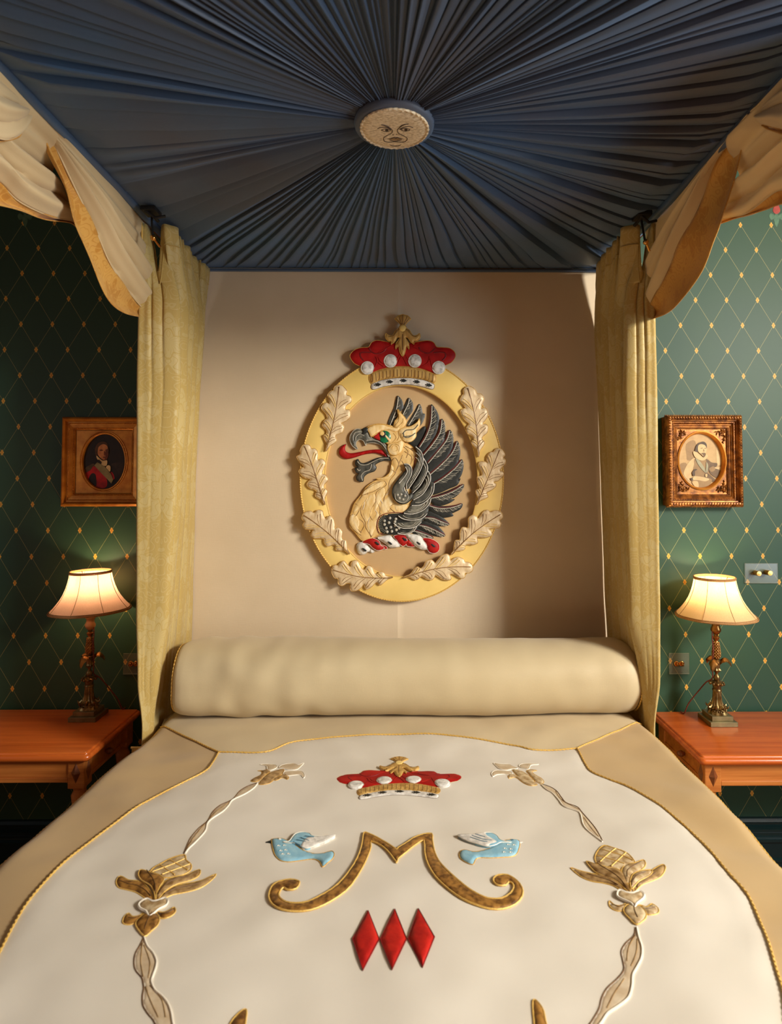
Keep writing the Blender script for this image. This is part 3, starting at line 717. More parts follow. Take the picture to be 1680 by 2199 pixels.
# ---- buds
def bud(T, pale, stem, mid):
    g = group_part('embroidered_bud', bed, 'small tulip bud with curled leaves')
    for p in pale: puff(BED, 'leaf', T(p), 'ribbon', g, cord='ribbon_edge', cr=0.0016, h=0.002, base=0.003, edge=0.005, per=3)
    for p in stem: puff(BED, 'sepal', T(p), mid, g, cord='gold_thread', cr=0.001, h=0.003, base=0.003, edge=0.006, per=3)
bud(B1, [[(1000, 145), (1100, 138), (1190, 150), (1195, 190), (1130, 225), (1085, 210), (1080, 170)], [(1230, 190), (1270, 150), (1400, 130), (1460, 150), (1525, 125), (1450, 205), (1350, 215), (1290, 200)],
          [(1290, 240), (1400, 225), (1500, 225), (1535, 270), (1525, 305), (1480, 270), (1380, 280), (1300, 290)]],
    [[(890, 355), (930, 320), (1010, 280), (1020, 240), (970, 228), (1040, 225), (1090, 210), (1118, 245), (1050, 290), (1000, 340), (950, 365)], [(985, 385), (1060, 300), (1130, 250), (1280, 205), (1270, 260), (1200, 310), (1120, 370), (1040, 392)],
     [(1160, 330), (1260, 280), (1310, 265), (1345, 295), (1330, 328), (1270, 310), (1200, 340)]], 'brown_petal')
bud(B2, [[(115, 118), (210, 128), (300, 130), (350, 160), (400, 190), (330, 200), (270, 215), (190, 200), (150, 165)], [(420, 150), (450, 130), (540, 125), (655, 140), (560, 150), (535, 200), (480, 190), (430, 170)],
          [(330, 240), (260, 225), (150, 220), (92, 255), (105, 298), (150, 275), (240, 265), (320, 280)]],
    [[(690, 375), (720, 340), (690, 300), (610, 260), (580, 230), (635, 215), (560, 205), (510, 225), (560, 280), (620, 340)], [(640, 385), (560, 400), (480, 370), (380, 300), (300, 315), (290, 275), (330, 262), (400, 280), (500, 320), (600, 345)],
     [(610, 345), (520, 340), (400, 280), (340, 200), (450, 225), (540, 275)]], 'brown_petal_light')
# ---- tips of two further motifs rising from the lower edge
for T, pts in ((zf(0, 1560, 2), [(985, 1300), (1020, 1250), (1058, 1228), (1052, 1300), (1040, 1400), (1000, 1500), (940, 1560), (935, 1440)]), (zf(840, 1560, 2), [(610, 1190), (650, 1220), (668, 1290), (700, 1400), (730, 1500), (690, 1580), (640, 1480), (622, 1350)])):
    puff(BED, 'corner_petal', T(pts), 'brown_gold', bed, cord='gold_cord', cr=0.0016, h=0.004, base=0.003, edge=0.008)

# ------------------------------------------------------------------ bolster
bol = thing('bolster', 'long cream satin bolster pillow lying across the head of the bed', 'bolster', (0, -0.30, ZB))
BX0, BX1 = -0.803, 0.860
yc, zc, ry, rz = -0.288, ZB+0.128, 0.160, 0.130
def bol_ring(x, k, n=56):
    out = []
    for i in range(n):
        a = 2*PI*i/n; ca_, sa = math.cos(a), math.sin(a)
        w = 0.010*noise.noise(Vector((x*2.2, ca_*0.8, sa*0.8)))+0.006*noise.noise(Vector((x*14, ca_*1.5, sa*1.5+5)))*(0.4+sstep(0.3, 0.85, abs(x-0.2)))
        p = 1.0/(abs(ca_)**2.3+abs(sa)**2.3)**(1/2.3)
        r = p*k
        z = zc+sa*(rz*r+w); y = yc-ca_*(ry*r+w)
        z = max(z, ZB+0.004)
        out.append((x, y, z))
    return out
prof = [(0.0, 0.90), (0.006, 0.955), (0.018, 0.985), (0.04, 1.0)]
xs = [(BX0+d, k) for d, k in prof]+[(x, 1.0+0.03*math.sin((x-BX0)/(BX1-BX0)*PI)*0.4-0.035*sstep(0.2, -0.0, abs(x+0.0))*0.4) for x in np.linspace(BX0+0.07, BX1-0.09, 90)]+[(BX1-d, k*(0.97 if d < 0.03 else 1)) for d, k in [(0.06, 1.0), (0.035, 0.985), (0.018, 0.96), (0.008, 0.93), (0.0, 0.88)]]
mb = MB(); mb.grid([bol_ring(x, k) for x, k in xs], closed=True, flip=True)
mb.build('pillow_body', 'champagne_light', bol)
for nm, x, sg, k0 in (('end_panel', BX0, -1, 0.90), ('end_panel', BX1, 1, 0.88)):
    mb = MB(); mb.grid([bol_ring(x+sg*d, k) for d, k in ((0, k0), (0.008, 0.8), (0.014, 0.55), (0.016, 0.25), (0.016, 0.03))], closed=True, flip=(sg > 0))
    mb.build(nm, 'champagne_light', bol)
    mb = MB(); q = resample(bol_ring(x+sg*0.001, k0+0.012), 0.0022, True); mb.tube(q, 0.003, n=6, closed=True, lobes=2, twist=500)
    mb.build('end_piping', 'gold_cord', bol)
# ------------------------------------------------------------------ headboard cloth and the carved crest
hb = MB(); hx0, hx1 = -0.90, 0.905
rows = []
for z in np.linspace(0.70, 2.64, 40):
    rows.append([(x, -0.020-0.0012*noise.noise(Vector((x*2, z*2, 3)))-(0.0012 if abs(x+0.01) < 0.003 else 0), z) for x in sorted(list(np.linspace(hx0, hx1, 60))+[-0.013, -0.010, -0.007])])
hb.grid(rows)
hb.grid([[(hx0, -0.02, 0.7), (hx0, -0.02, 2.64)], [(hx0, -0.001, 0.7), (hx0, -0.001, 2.64)]]); hb.grid([[(hx1, -0.001, 0.7), (hx1, -0.001, 2.64)], [(hx1, -0.02, 0.7), (hx1, -0.02, 2.64)]])
o = hb.build('headboard_panel', 'linen', origin=(0, -0.01, 0.7)); o['label'] = 'tall fabric covered headboard panel behind the crest in cream linen'; o['category'] = 'headboard'

CR = Surf(lambda px, py: (on_y(px, py, -0.050).x, on_y(px, py, -0.050).z), lambda u, v, w: (u, -(0.021+w), v))
cc = CR.toS(866, 1030)
crest = thing('wall_crest', 'oval gilded crest with griffin, oak leaves and red crown on the headboard', 'crest', (cc[0], -0.02, cc[1]))
Q1 = zf(620, 660, 3.36); Q2 = zf(700, 820, 5.0909); Q3 = zf(720, 660, 6.0)
def ell(cx, cy, a, b, n=160): return [(cx+a*math.cos(t), cy+b*math.sin(t)) for t in np.linspace(0, 2*PI, n, endpoint=False)]
outer = Q1(ell(817, 1240, 732, 880)); inner = Q1(ell(813, 1253, 552, 690))
mb = MB(); puff_mb(mb, CR, Q1(ell(813, 1253, 570, 708, 80)), smooth=False, h=0.001, base=0.008, edge=0.01, g=0.03)
mb.build('backing_panel', 'linen_tan', crest)
mb = MB(); rows = []
uo = [CR.toS(*p) for p in outer]; ui = [CR.toS(*p) for p in inner]
rw = [(0, 0.003), (0, 0.029), (0.006, 0.0315), (0.03, 0.0325), (0.5, 0.033), (0.97, 0.0325), (0.994, 0.031), (1.0, 0.029), (1.0, 0.003)]
for t, w in rw: rows.append([CR.at(lerp(a[0], b[0], t), lerp(a[1], b[1], t), w) for a, b in zip(uo, ui)])
mb.grid(rows, closed=True, flip=False)
mb.grid([rows[-1], rows[0]], closed=True)
mb.tube(resample([CR.at(a, b, 0.0325) for a, b in uo], 0.0024, True), 0.0028, n=6, mi=1, closed=True, lobes=2, twist=600)
mb.tube([CR.at(a, b, 0.0325) for a, b in ui], 0.0012, n=5, mi=1, closed=True)
mb.build('oval_frame', ['gold_satin', 'gold_cord'], crest)

def oak(stem, tip, width, bend, parent, flip=1, wmul=1.0, seed=0):
    """oak leaf outline: lobes along a bent midrib; units = Q1 zoom pixels"""
    rnd = random.Random(seed)
    a, b = Vector(stem), Vector(tip); ax = b-a; L = ax.length; ax.normalize(); nx = Vector((-ax.y, ax.x))
    def P(t, s): return a+ax*(L*t)+nx*(s*width*0.5*flip+bend*flip*math.sin(PI*t))
    sideA = [(0.0, 0.04), (0.07, 0.12), (0.14, 0.40), (0.185, 0.50), (0.235, 0.33), (0.27, 0.42), (0.31, 0.66), (0.385, 0.78), (0.43, 0.66), (0.445, 0.50), (0.49, 0.72), (0.55, 0.98), (0.63, 1.0), (0.665, 0.82), (0.66, 0.60),
             (0.72, 0.66), (0.79, 0.86), (0.86, 0.76), (0.875, 0.50), (0.93, 0.50), (0.975, 0.32), (1.0, 0.10)]
    sideB = [(0.0, -0.04), (0.09, -0.10), (0.16, -0.36), (0.21, -0.44), (0.25, -0.28), (0.30, -0.38), (0.345, -0.66), (0.42, -0.74), (0.455, -0.56), (0.475, -0.46), (0.53, -0.66), (0.60, -0.94), (0.67, -0.92), (0.70, -0.68), (0.695, -0.50),
             (0.75, -0.60), (0.82, -0.74), (0.885, -0.58), (0.90, -0.38), (0.95, -0.34), (0.985, -0.18)]
    jit = lambda v: v*(1+rnd.uniform(-0.09, 0.09))*wmul
    out = [tuple(P(t, jit(s))) for t, s in sideA]+[tuple(P(t, jit(s))) for t, s in reversed(sideB)]
    T = lambda q: Q1([tuple(P(t, s)) for t, s in q])
    veins = [T([(0.0, 0), (0.25, 0), (0.5, 0), (0.75, 0), (0.97, 0)])]
    fine = []
    for (t0, t1, s) in ((0.12, 0.2, 0.42), (0.26, 0.38, 0.66), (0.42, 0.58, 0.86), (0.6, 0.78, 0.7)):
        fine += [T([(t0, 0), (lerp(t0, t1, .5), s*0.4), (t1, s)]), T([(t0+.03, 0), (lerp(t0, t1, .5)+.03, -s*0.4), (t1+.03, -s*0.9)])]
        fine += [T([(t0+.05, 0.05), (lerp(t0, t1, .6)+.04, s*0.35), (t1+.02, s*0.8)]), T([(t0+.07, -0.05), (lerp(t0, t1, .6)+.06, -s*0.35), (t1+.05, -s*0.7)])]
    o = puff(CR, 'oak_leaf', Q1(out), 'leaf_gold', parent, cord='old_gold', cr=0.0013, h=0.005, base=0.040, lo=0.031, edge=0.012, per=4, dome=0.004,
             extra=[(veins, 0.0016, 0.0485, 'leaf_vein'), (fine[::2], 0.0009, 0.0475, 'leaf_vein'), (fine[1::2], 0.0012, 0.0478, 'gold_satin')])
    return o
leaves = [((275, 1035), (372, 562), 215, 12, 1), ((265, 1420), (118, 990), 205, -6, -1), ((440, 1775), (105, 1490), 215, 16, 1), ((750, 1945), (312, 1885), 215, 26, -1),
          ((1370, 1075), (1288, 572), 205, 18, 1), ((1358, 1420), (1525, 1018), 195, 0, 1), ((1175, 1780), (1538, 1485), 200, 22, -1), ((835, 1945), (1328, 1868), 195, -28, 1)]
for i, (a, b, w, be, fl) in enumerate(leaves): oak(a, b, w, be, crest, fl, seed=i)

wc = CR.toS(*Q3([(870, 600)])[0])
crown_g = crown(Surf(None, lambda u, v, w: CR.at(u, v, w+0.026)), crest, lambda x, y: CR.toS(720+x/6.0, 660+y/6.0), sc=1.0)

# ---------------- griffin
gr = group_part('griffin', crest, 'griffin head and wing worked in gold, grey and black thread')
BKs = 0.010
def gp(name, pts, m, base, h=0.004, edge=0.008, cord=None, cr=0.0012, **k):
    return puff(CR, name, Q2(pts), m, gr, cord=cord, cr=cr, base=BKs+base, h=h, edge=edge, lo=BKs, per=k.pop('per', 4), **k)
# far wing
def feather(pts, rach, m='black_thread', base=0.004, red=True, nb=9, side=1, lenf=70, rw=0.0022):
    """dark vane with pale quill and barbs"""
    R = cat_rom(rach, False, 6); ex = []
    barbs = []
    for i in range(nb):
        t = 0.18+0.74*i/(nb-1); k = int(t*(len(R)-2)); p = Vector(R[k]); d = (Vector(R[k+1])-p).normalized()
        nrm = Vector((-d.y, d.x))*side; L = lenf*(0.65+0.5*math.sin(PI*min(t*1.05, 1)))
        barbs.append([tuple(p), tuple(p+d*L*0.5+nrm*L*0.42), tuple(p+d*L*1.05+nrm*L*0.62)])
        if i % 2: barbs.append([tuple(p+d*12), tuple(p+d*L*0.35+nrm*L*0.40), tuple(p+d*L*0.8+nrm*L*0.75)])
    ex = [([Q2(rach)], rw, BKs+base+0.0045, 'grey_light'), ([Q2(b) for b in barbs], 0.0007, BKs+base+0.0046, 'grey_light')]
    if red:
        off = []
        for i, p in enumerate(rach):
            q = Vector(rach[min(i+1, len(rach)-1)])-Vector(rach[max(i-1, 0)]); q.normalize()
            off.append((p[0]+q.y*13*side, p[1]-q.x*13*side))
        ex.append(([Q2(off)], 0.0014, BKs+base+0.0022, 'red_edge'))
    return gp('wing_feather', pts, m, base, h=0.003, edge=0.01, extra=ex)
# three small feathers of the far wing
feather([(675, 475), (700, 380), (745, 280), (765, 190), (785, 145), (830, 190), (850, 260), (835, 300), (800, 340), (770, 420), (740, 490)], [(700, 475), (735, 390), (775, 280), (792, 160)], 'grey_dark', 0.003, red=False, nb=5, lenf=45)
feather([(790, 420), (830, 330), (870, 230), (905, 168), (950, 220), (955, 290), (940, 330), (900, 380), (860, 430)], [(820, 410), (870, 300), (900, 240), (912, 180)], 'grey_dark', 0.002, red=False, nb=5, lenf=45)
feather([(880, 470), (920, 400), (975, 310), (1020, 235), (1050, 280), (1062, 335), (1088, 350), (1070, 420), (1030, 480), (960, 520)], [(905, 470), (960, 380), (1005, 300), (1022, 250)], 'grey_dark', 0.001, red=False, nb=5, lenf=50)
gp('wing_dark_feather', [(1080, 480), (1095, 540), (1060, 640), (1000, 720), (940, 690), (900, 650), (960, 590), (1010, 540)], 'black_thread', 0.003, h=0.002)  # feather worked in black thread
# main wing primaries, lowest first so that upper ones lap over
FE = [
    ([(930, 1640), (990, 1600), (1080, 1640), (1150, 1680), (1180, 1715), (1100, 1712), (1010, 1690)], [(945, 1630), (1040, 1655), (1120, 1685), (1170, 1710)], 0.001),
    ([(1000, 1560), (1090, 1520), (1200, 1560), (1270, 1620), (1308, 1690), (1200, 1692), (1100, 1650), (1010, 1610)], [(1005, 1570), (1110, 1590), (1220, 1640), (1300, 1684)], 0.002),
    ([(1070, 1480), (1120, 1415), (1220, 1440), (1300, 1500), (1355, 1565), (1250, 1580), (1150, 1560), (1080, 1520)], [(1080, 1490), (1170, 1495), (1260, 1530), (1345, 1563)], 0.003),
    ([(1100, 1350), (1180, 1345), (1290, 1360), (1400, 1350), (1497, 1332), (1480, 1390), (1410, 1430), (1385, 1440), (1395, 1470), (1290, 1488), (1240, 1470), (1160, 1430)], [(1120, 1352), (1240, 1385), (1370, 1378), (1485, 1342)], 0.004),
    ([(1130, 1270), (1230, 1230), (1340, 1190), (1430, 1150), (1515, 1120), (1490, 1190), (1420, 1260), (1360, 1285), (1415, 1285), (1350, 1330), (1260, 1355), (1180, 1340)], [(1140, 1278), (1260, 1250), (1390, 1200), (1505, 1128)], 0.005),
    ([(1150, 1140), (1260, 1060), (1370, 960), (1440, 890), (1492, 845), (1510, 920), (1490, 1010), (1450, 1080), (1478, 1055), (1440, 1130), (1350, 1170), (1250, 1215), (1170, 1230)], [(1160, 1130), (1290, 1050), (1410, 950), (1488, 860)], 0.006),
    ([(1120, 1030), (1220, 940), (1330, 820), (1400, 720), (1440, 642), (1470, 720), (1472, 800), (1450, 860), (1468, 820), (1430, 920), (1330, 1000), (1230, 1070), (1140, 1110)], [(1135, 1020), (1260, 910), (1380, 780), (1438, 655)], 0.007),
    ([(1110, 890), (1190, 800), (1280, 670), (1330, 590), (1358, 520), (1395, 590), (1395, 680), (1375, 760), (1400, 690), (1340, 820), (1260, 900), (1180, 970), (1120, 1000)], [(1120, 890), (1220, 770), (1320, 640), (1356, 535)], 0.008),
    ([(1060, 800), (1130, 720), (1210, 610), (1250, 500), (1270, 400), (1302, 460), (1305, 560), (1290, 620), (1320, 560), (1280, 680), (1200, 780), (1120, 870), (1080, 890)], [(1070, 800), (1170, 680), (1250, 550), (1270, 415)], 0.009),
    ([(1000, 725), (1060, 620), (1120, 480), (1145, 350), (1152, 243), (1200, 290), (1235, 360), (1242, 420), (1225, 470), (1240, 440), (1210, 560), (1150, 660), (1070, 760), (1030, 780)], [(1025, 715), (1100, 590), (1150, 440), (1160, 260)], 0.010)]
for pts, ra, b in FE: feather(pts, ra, base=b, nb=12, side=1 if b > 0.0045 else 1, lenf=75 if b > 0.0045 else 50)
# gold neck and chest
NK = [(700, 795), (720, 860), (718, 930), (700, 985), (640, 1040), (555, 1062), (600, 1070), (530, 1085), (440, 1150), (380, 1240), (310, 1330), (275, 1430), (250, 1500), (262, 1590), (310, 1640), (350, 1690), (400, 1740), (470, 1725), (590, 1670),
      (640, 1600), (760, 1500), (900, 1420), (990, 1330), (960, 1200), (960, 1080), (1000, 960), (1010, 860), (985, 770), (930, 700), (860, 660), (800, 640), (720, 700)]
gp('neck', NK, 'pale_gold', 0.008, h=0.005, edge=0.014, cord='gold_thread', extra=[
    ([Q2(q) for q in [[(720, 960), (760, 1000), (700, 1080), (680, 1180), (640, 1260), (640, 1350), (690, 1420)], [(760, 1000), (800, 900), (840, 800)], [(640, 1080), (660, 1130), (560, 1200), (550, 1300), (590, 1370), (590, 1440)],
        [(430, 1180), (520, 1130), (600, 1090)], [(400, 1240), (520, 1200), (600, 1150)], [(460, 1210), (440, 1290), (390, 1350), (385, 1440), (430, 1530), (440, 1600), (500, 1690)], [(330, 1330), (370, 1380), (340, 1450), (300, 1500), (330, 1590), (390, 1650)],
        [(550, 1300), (500, 1390), (480, 1460), (520, 1540), (480, 1640), (500, 1700)], [(600, 1440), (560, 1500), (500, 1560)], [(760, 1330), (700, 1370), (760, 1430)], [(380, 1650), (420, 1560), (370, 1500)], [(720, 870), (760, 830), (800, 900), (770, 970)],
        [(840, 700), (900, 760), (880, 830)], [(860, 760), (940, 820), (930, 900)], [(870, 700), (960, 760), (960, 850)], [(830, 860), (870, 940), (840, 1000)], [(820, 960), (870, 1030), (780, 1120), (760, 1200)]]], 0.0011, BKs+0.0136, 'brown_petal'),
    ([Q2(q) for q in [[(300, 1520), (330, 1560), (340, 1620)], [(420, 1270), (420, 1340), (400, 1400)], [(500, 1250), (520, 1300), (480, 1380)], [(660, 1240), (690, 1200), (700, 1130)], [(300, 1450), (280, 1500), (300, 1560)], [(620, 1330), (600, 1280), (620, 1220)], [(480, 1480), (460, 1560), (490, 1620)], [(540, 1400), (560, 1440), (540, 1500)]]], 0.0011, BKs+0.0136, 'white_thread')])
gp('throat', [(700, 985), (640, 1040), (550, 1058), (600, 1070), (660, 1066), (720, 1030), (745, 990), (740, 930), (718, 900)], 'pale_gold_light', 0.0105, h=0.003, cord='gold_thread')
# feathers of the breast as overlapping tongues
for pts in ([(430, 1180), (520, 1110), (640, 1085), (650, 1110), (600, 1160), (500, 1200), (400, 1240)], [(395, 1250), (460, 1220), (465, 1270), (430, 1330), (390, 1370), (330, 1420), (300, 1430), (330, 1350)],
            [(470, 1240), (540, 1220), (545, 1310), (520, 1380), (500, 1460), (440, 1540), (400, 1450), (420, 1350)], [(560, 1210), (640, 1150), (650, 1240), (600, 1310), (560, 1390), (520, 1430)],
            [(270, 1460), (340, 1460), (370, 1540), (360, 1620), (390, 1680), (330, 1640), (280, 1590), (256, 1530)], [(440, 1560), (520, 1480), (560, 1420), (590, 1470), (560, 1560), (530, 1640), (490, 1690)],
            [(600, 1330), (680, 1250), (740, 1200), (740, 1300), (700, 1400), (640, 1440), (600, 1420)], [(750, 1340), (860, 1340), (900, 1350), (860, 1420), (770, 1420)],
            [(700, 1090), (760, 1020), (830, 960), (850, 1000), (790, 1100), (720, 1190), (690, 1200)]):
    gp('breast_feather', pts, 'pale_gold_light', 0.0115, h=0.003, edge=0.009, cord='brown_petal', cr=0.0009)
# head
HD = [(440, 510), (480, 478), (560, 458), (640, 462), (720, 480), (790, 490), (860, 530), (870, 600), (860, 660), (850, 720), (780, 800), (700, 800), (670, 740), (680, 680), (640, 660), (600, 640), (570, 620), (520, 605), (490, 570), (470, 530)]
gp('head', HD, 'pale_gold', 0.012, h=0.005, edge=0.014, cord='gold_thread', extra=[
    ([Q2(q) for q in [[(740, 560), (770, 610), (730, 660)], [(700, 500), (760, 530), (800, 500)], [(780, 640), (800, 600), (790, 540)], [(500, 600), (560, 560), (640, 530)]]], 0.0012, BKs+0.0174, 'old_gold')])
gp('brow', [(460, 515), (520, 475), (620, 468), (700, 490), (770, 500), (810, 470), (805, 520), (760, 545), (690, 525), (620, 530), (560, 560), (500, 600), (478, 560)], 'pale_gold_light', 0.0165, h=0.004, edge=0.009, cord='gold_thread')
gp('cheek', [(680, 700), (720, 668), (780, 665), (830, 640), (848, 680), (835, 750), (790, 795), (730, 800), (690, 765)], 'pale_gold_light', 0.017, h=0.006, edge=0.016, cord='gold_thread',
   extra=[([Q2(q) for q in [[(720, 740), (740, 700), (780, 710), (780, 750), (740, 760)], [(700, 720), (740, 680), (800, 700), (800, 760)]]], 0.001, BKs+0.0232, 'old_gold')])
gp('ear', [(745, 490), (755, 430), (790, 380), (785, 298), (820, 340), (865, 390), (885, 440), (860, 490), (820, 520), (780, 520)], 'pale_gold', 0.016, h=0.005, edge=0.012, cord='gold_thread',
   extra=[([Q2([(780, 500), (840, 440), (845, 400)]), Q2([(760, 480), (800, 420), (800, 350)])], 0.0012, BKs+0.0212, 'old_gold')])
gp('ear', [(800, 540), (850, 500), (930, 485), (1000, 440), (1022, 400), (1028, 470), (990, 540), (985, 600), (940, 650), (880, 655), (830, 620)], 'pale_gold_light', 0.0175, h=0.006, edge=0.014, cord='gold_thread',
   extra=[([Q2([(840, 570), (880, 530), (960, 520), (1010, 470)]), Q2([(850, 600), (930, 590), (980, 560)]), Q2([(850, 560), (860, 600), (900, 610), (960, 580)])], 0.0020, BKs+0.0236, 'grey_mid')])
mb = MB()
puff_mb(mb, CR, Q2([(525, 605), (560, 570), (590, 545), (600, 600), (590, 640)]), h=0.002, base=BKs+0.017, lo=BKs, edge=0.004, mi=3)
puff_mb(mb, CR, Q2(ell(645, 600, 66, 66, 20)), h=0.005, base=BKs+0.017, lo=BKs, edge=0.014, mi=0)
puff_mb(mb, CR, Q2([(600, 560), (650, 545), (655, 590), (640, 610), (600, 600)]), h=0.0015, base=BKs+0.0225, lo=BKs+0.018, edge=0.003, mi=1)
puff_mb(mb, CR, Q2(ell(618, 568, 24, 24, 12)), h=0.002, base=BKs+0.0235, lo=BKs+0.018, edge=0.005, mi=2)
puff_mb(mb, CR, Q2([(640, 585), (655, 580), (715, 640), (690, 650)]), smooth=False, h=0.001, base=BKs+0.0225, lo=BKs+0.018, edge=0.003, mi=2)
mb.build('eye', ['eye_green', 'black_thread', 'pale_gold_light', 'red_bright'], gr)
gp('tongue', [(655, 815), (600, 790), (530, 775), (420, 790), (300, 828), (210, 838), (150, 800), (142, 745), (170, 705), (218, 678), (205, 715), (215, 760), (270, 780), (360, 768), (480, 745), (600, 742), (645, 780), (668, 812)], 'red', 0.006, h=0.006, edge=0.010, cord='red_dark', cr=0.0009)
gp('upper_beak', [(400, 520), (340, 512), (290, 545), (262, 600), (268, 660), (300, 710), (345, 735), (328, 690), (335, 650), (370, 630), (410, 645), (435, 695), (445, 670), (520, 665), (600, 690), (650, 750), (690, 820), (690, 770), (660, 700), (610, 650), (550, 620), (500, 612), (470, 560), (440, 520)],
   'grey_mid', 0.010, h=0.006, edge=0.012, cord='grey_light', cr=0.0015, extra=[
    ([Q2(q) for q in [[(300, 640), (300, 590), (330, 550), (390, 545)], [(325, 640), (330, 600), (370, 570), (420, 590)], [(440, 640), (520, 635), (600, 665), (660, 740)]]], 0.0016, BKs+0.0166, 'grey_light'),
    ([Q2(q) for q in [[(310, 680), (290, 620), (310, 570), (350, 540)], [(460, 660), (540, 650), (620, 690), (680, 790)], [(400, 600), (440, 610), (450, 650)]]], 0.0024, BKs+0.0152, 'grey_dark')])
gp('nostril', [(395, 515), (430, 500), (460, 505), (462, 535), (440, 560), (410, 575), (375, 582), (400, 550)], 'black_thread', 0.0165, h=0.004)
gp('lower_beak', [(690, 825), (640, 822), (560, 832), (480, 868), (410, 890), (370, 875), (350, 845), (325, 860), (322, 905), (345, 930), (315, 945), (330, 990), (355, 1000), (330, 1040), (345, 1080), (405, 1090), (415, 1040), (460, 1000), (530, 975), (552, 935), (540, 905), (600, 870), (660, 855), (705, 860)],
   'grey_dark', 0.008, h=0.006, edge=0.012, cord='black_thread', cr=0.0012, extra=[
    ([Q2(q) for q in [[(685, 835), (600, 838), (520, 870), (450, 905), (380, 905), (345, 870)], [(500, 900), (480, 960), (420, 985), (385, 1030), (400, 1080)], [(340, 950), (360, 970), (380, 960)]]], 0.0017, BKs+0.0146, 'grey_light')])
# wing coverts: crescent plumes, each with a pale rim
def plume(pts, base, m='grey_mid', rim=None, mid=None, dark=None):
    ex = []
    if rim: ex.append(([Q2(rim)], 0.0017, BKs+base+0.0048, 'white_thread'))
    if mid: ex.append(([Q2(q) for q in mid], 0.0013, BKs+base+0.0052, 'grey_light'))
    if dark: ex.append(([Q2(q) for q in dark], 0.0035, BKs+base+0.0030, 'black_thread'))
    gp('covert_plume', pts, m, base, h=0.005, edge=0.014, extra=ex, cord='black_thread', cr=0.0006)
PL = [
    ([(780, 1650), (850, 1665), (930, 1650), (990, 1600), (1000, 1560), (960, 1590), (880, 1620), (800, 1625)], [(785, 1655), (880, 1668), (960, 1630), (1000, 1570)]),
    ([(740, 1545), (800, 1590), (900, 1600), (990, 1580), (1040, 1540), (1055, 1490), (1000, 1500), (900, 1530), (820, 1540)], [(742, 1545), (790, 1585), (880, 1603), (980, 1585), (1045, 1530)]),
    ([(790, 1465), (850, 1500), (950, 1510), (1050, 1490), (1110, 1440), (1120, 1380), (1060, 1400), (960, 1430), (870, 1440)], [(793, 1465), (850, 1500), (950, 1512), (1050, 1492), (1108, 1440)]),
    ([(850, 1435), (950, 1440), (1060, 1400), (1130, 1330), (1152, 1270), (1080, 1320), (980, 1350), (930, 1350), (900, 1390)], [(855, 1438), (950, 1444), (1060, 1405), (1130, 1335), (1150, 1275)]),
    ([(930, 1350), (1020, 1345), (1110, 1290), (1170, 1210), (1185, 1120), (1150, 1090), (1120, 1170), (1050, 1240), (960, 1290)], [(940, 1352), (1030, 1345), (1115, 1290), (1172, 1205), (1185, 1110)]),
    ([(955, 1290), (1050, 1230), (1120, 1130), (1145, 1040), (1120, 975), (1100, 1060), (1040, 1160), (960, 1230)], [(960, 1290), (1055, 1230), (1122, 1130), (1145, 1040), (1118, 975)]),
    ([(945, 1220), (1030, 1130), (1090, 1010), (1112, 930), (1090, 860), (1065, 830), (1060, 930), (1010, 1060), (950, 1140)], [(950, 1215), (1030, 1130), (1095, 1010), (1112, 930), (1070, 838)]),
    ([(905, 1170), (960, 1080), (1030, 960), (1062, 850), (1040, 760), (980, 708), (1005, 780), (1000, 870), (960, 960), (920, 1060), (890, 1130)], [(905, 1168), (965, 1080), (1035, 960), (1063, 850), (1040, 765), (982, 710)])]
gp('wing_shoulder', [(900, 1130), (960, 1000), (1010, 850), (1060, 850), (1120, 980), (1170, 1120), (1150, 1280), (1110, 1440), (1040, 1550), (970, 1630), (840, 1660), (700, 1670), (600, 1640), (570, 1560), (590, 1480), (650, 1445), (760, 1430), (860, 1430), (930, 1370), (960, 1250)], 'black_thread', 0.012, h=0.002, extra=[
    ([Q2([(950, 1220), (955, 1280), (930, 1370), (860, 1430), (760, 1428), (660, 1440), (590, 1475), (560, 1550), (575, 1640), (620, 1670)])], 0.0016, BKs+0.0148, 'red_edge'), ([Q2([(985, 800), (960, 940), (920, 1060), (890, 1120)])], 0.0016, BKs+0.0148, 'red_edge')])
for i, (pts, rim) in enumerate(PL):
    c = [tuple((Vector(pts[0])*0.2+Vector(p)*0.8)) for p in rim[1:-1]]
    cen = Vector((sum(p[0] for p in pts)/len(pts), sum(p[1] for p in pts)/len(pts)))
    mid = [[tuple(Vector(p).lerp(cen, 0.28)) for p in rim], [tuple(Vector(p).lerp(cen, 0.5)) for p in rim]]
    plume(pts, 0.0135+0.0014*i, 'grey_mid' if i % 2 else 'grey_dark', rim=rim, mid=mid[:1 + (i % 2)])
# shoulder scroll
gp('wing_scroll', [(858, 900), (905, 905), (938, 950), (930, 1030), (885, 1110), (862, 1160), (870, 1195), (890, 1190), (905, 1240), (940, 1215), (950, 1260), (905, 1310), (860, 1332), (800, 1325), (745, 1270), (728, 1200), (750, 1130), (800, 1060), (850, 1000), (880, 960)],
   'grey_mid', 0.026, h=0.006, edge=0.014, cord='black_thread', cr=0.0022, extra=[
    ([Q2([(858, 900), (905, 905), (938, 950), (932, 1020), (900, 1080), (880, 1130), (890, 1190), (870, 1200), (855, 1150)]), Q2([(870, 930), (890, 980), (860, 1040), (800, 1110)])], 0.0016, BKs+0.0325, 'white_thread'),
    ([Q2([(755, 1220), (770, 1290), (850, 1320), (900, 1270), (890, 1220)])], 0.0016, BKs+0.0315, 'grey_light')])
mb = MB()
def bead(x, y, r, w): 
    u, v = CR.toS(*Q2([(x, y)])[0]); p = CR.at(u, v, BKs+w); mb.ball(p, r, n=10, m=6, sc=(1, 0.5, 1))
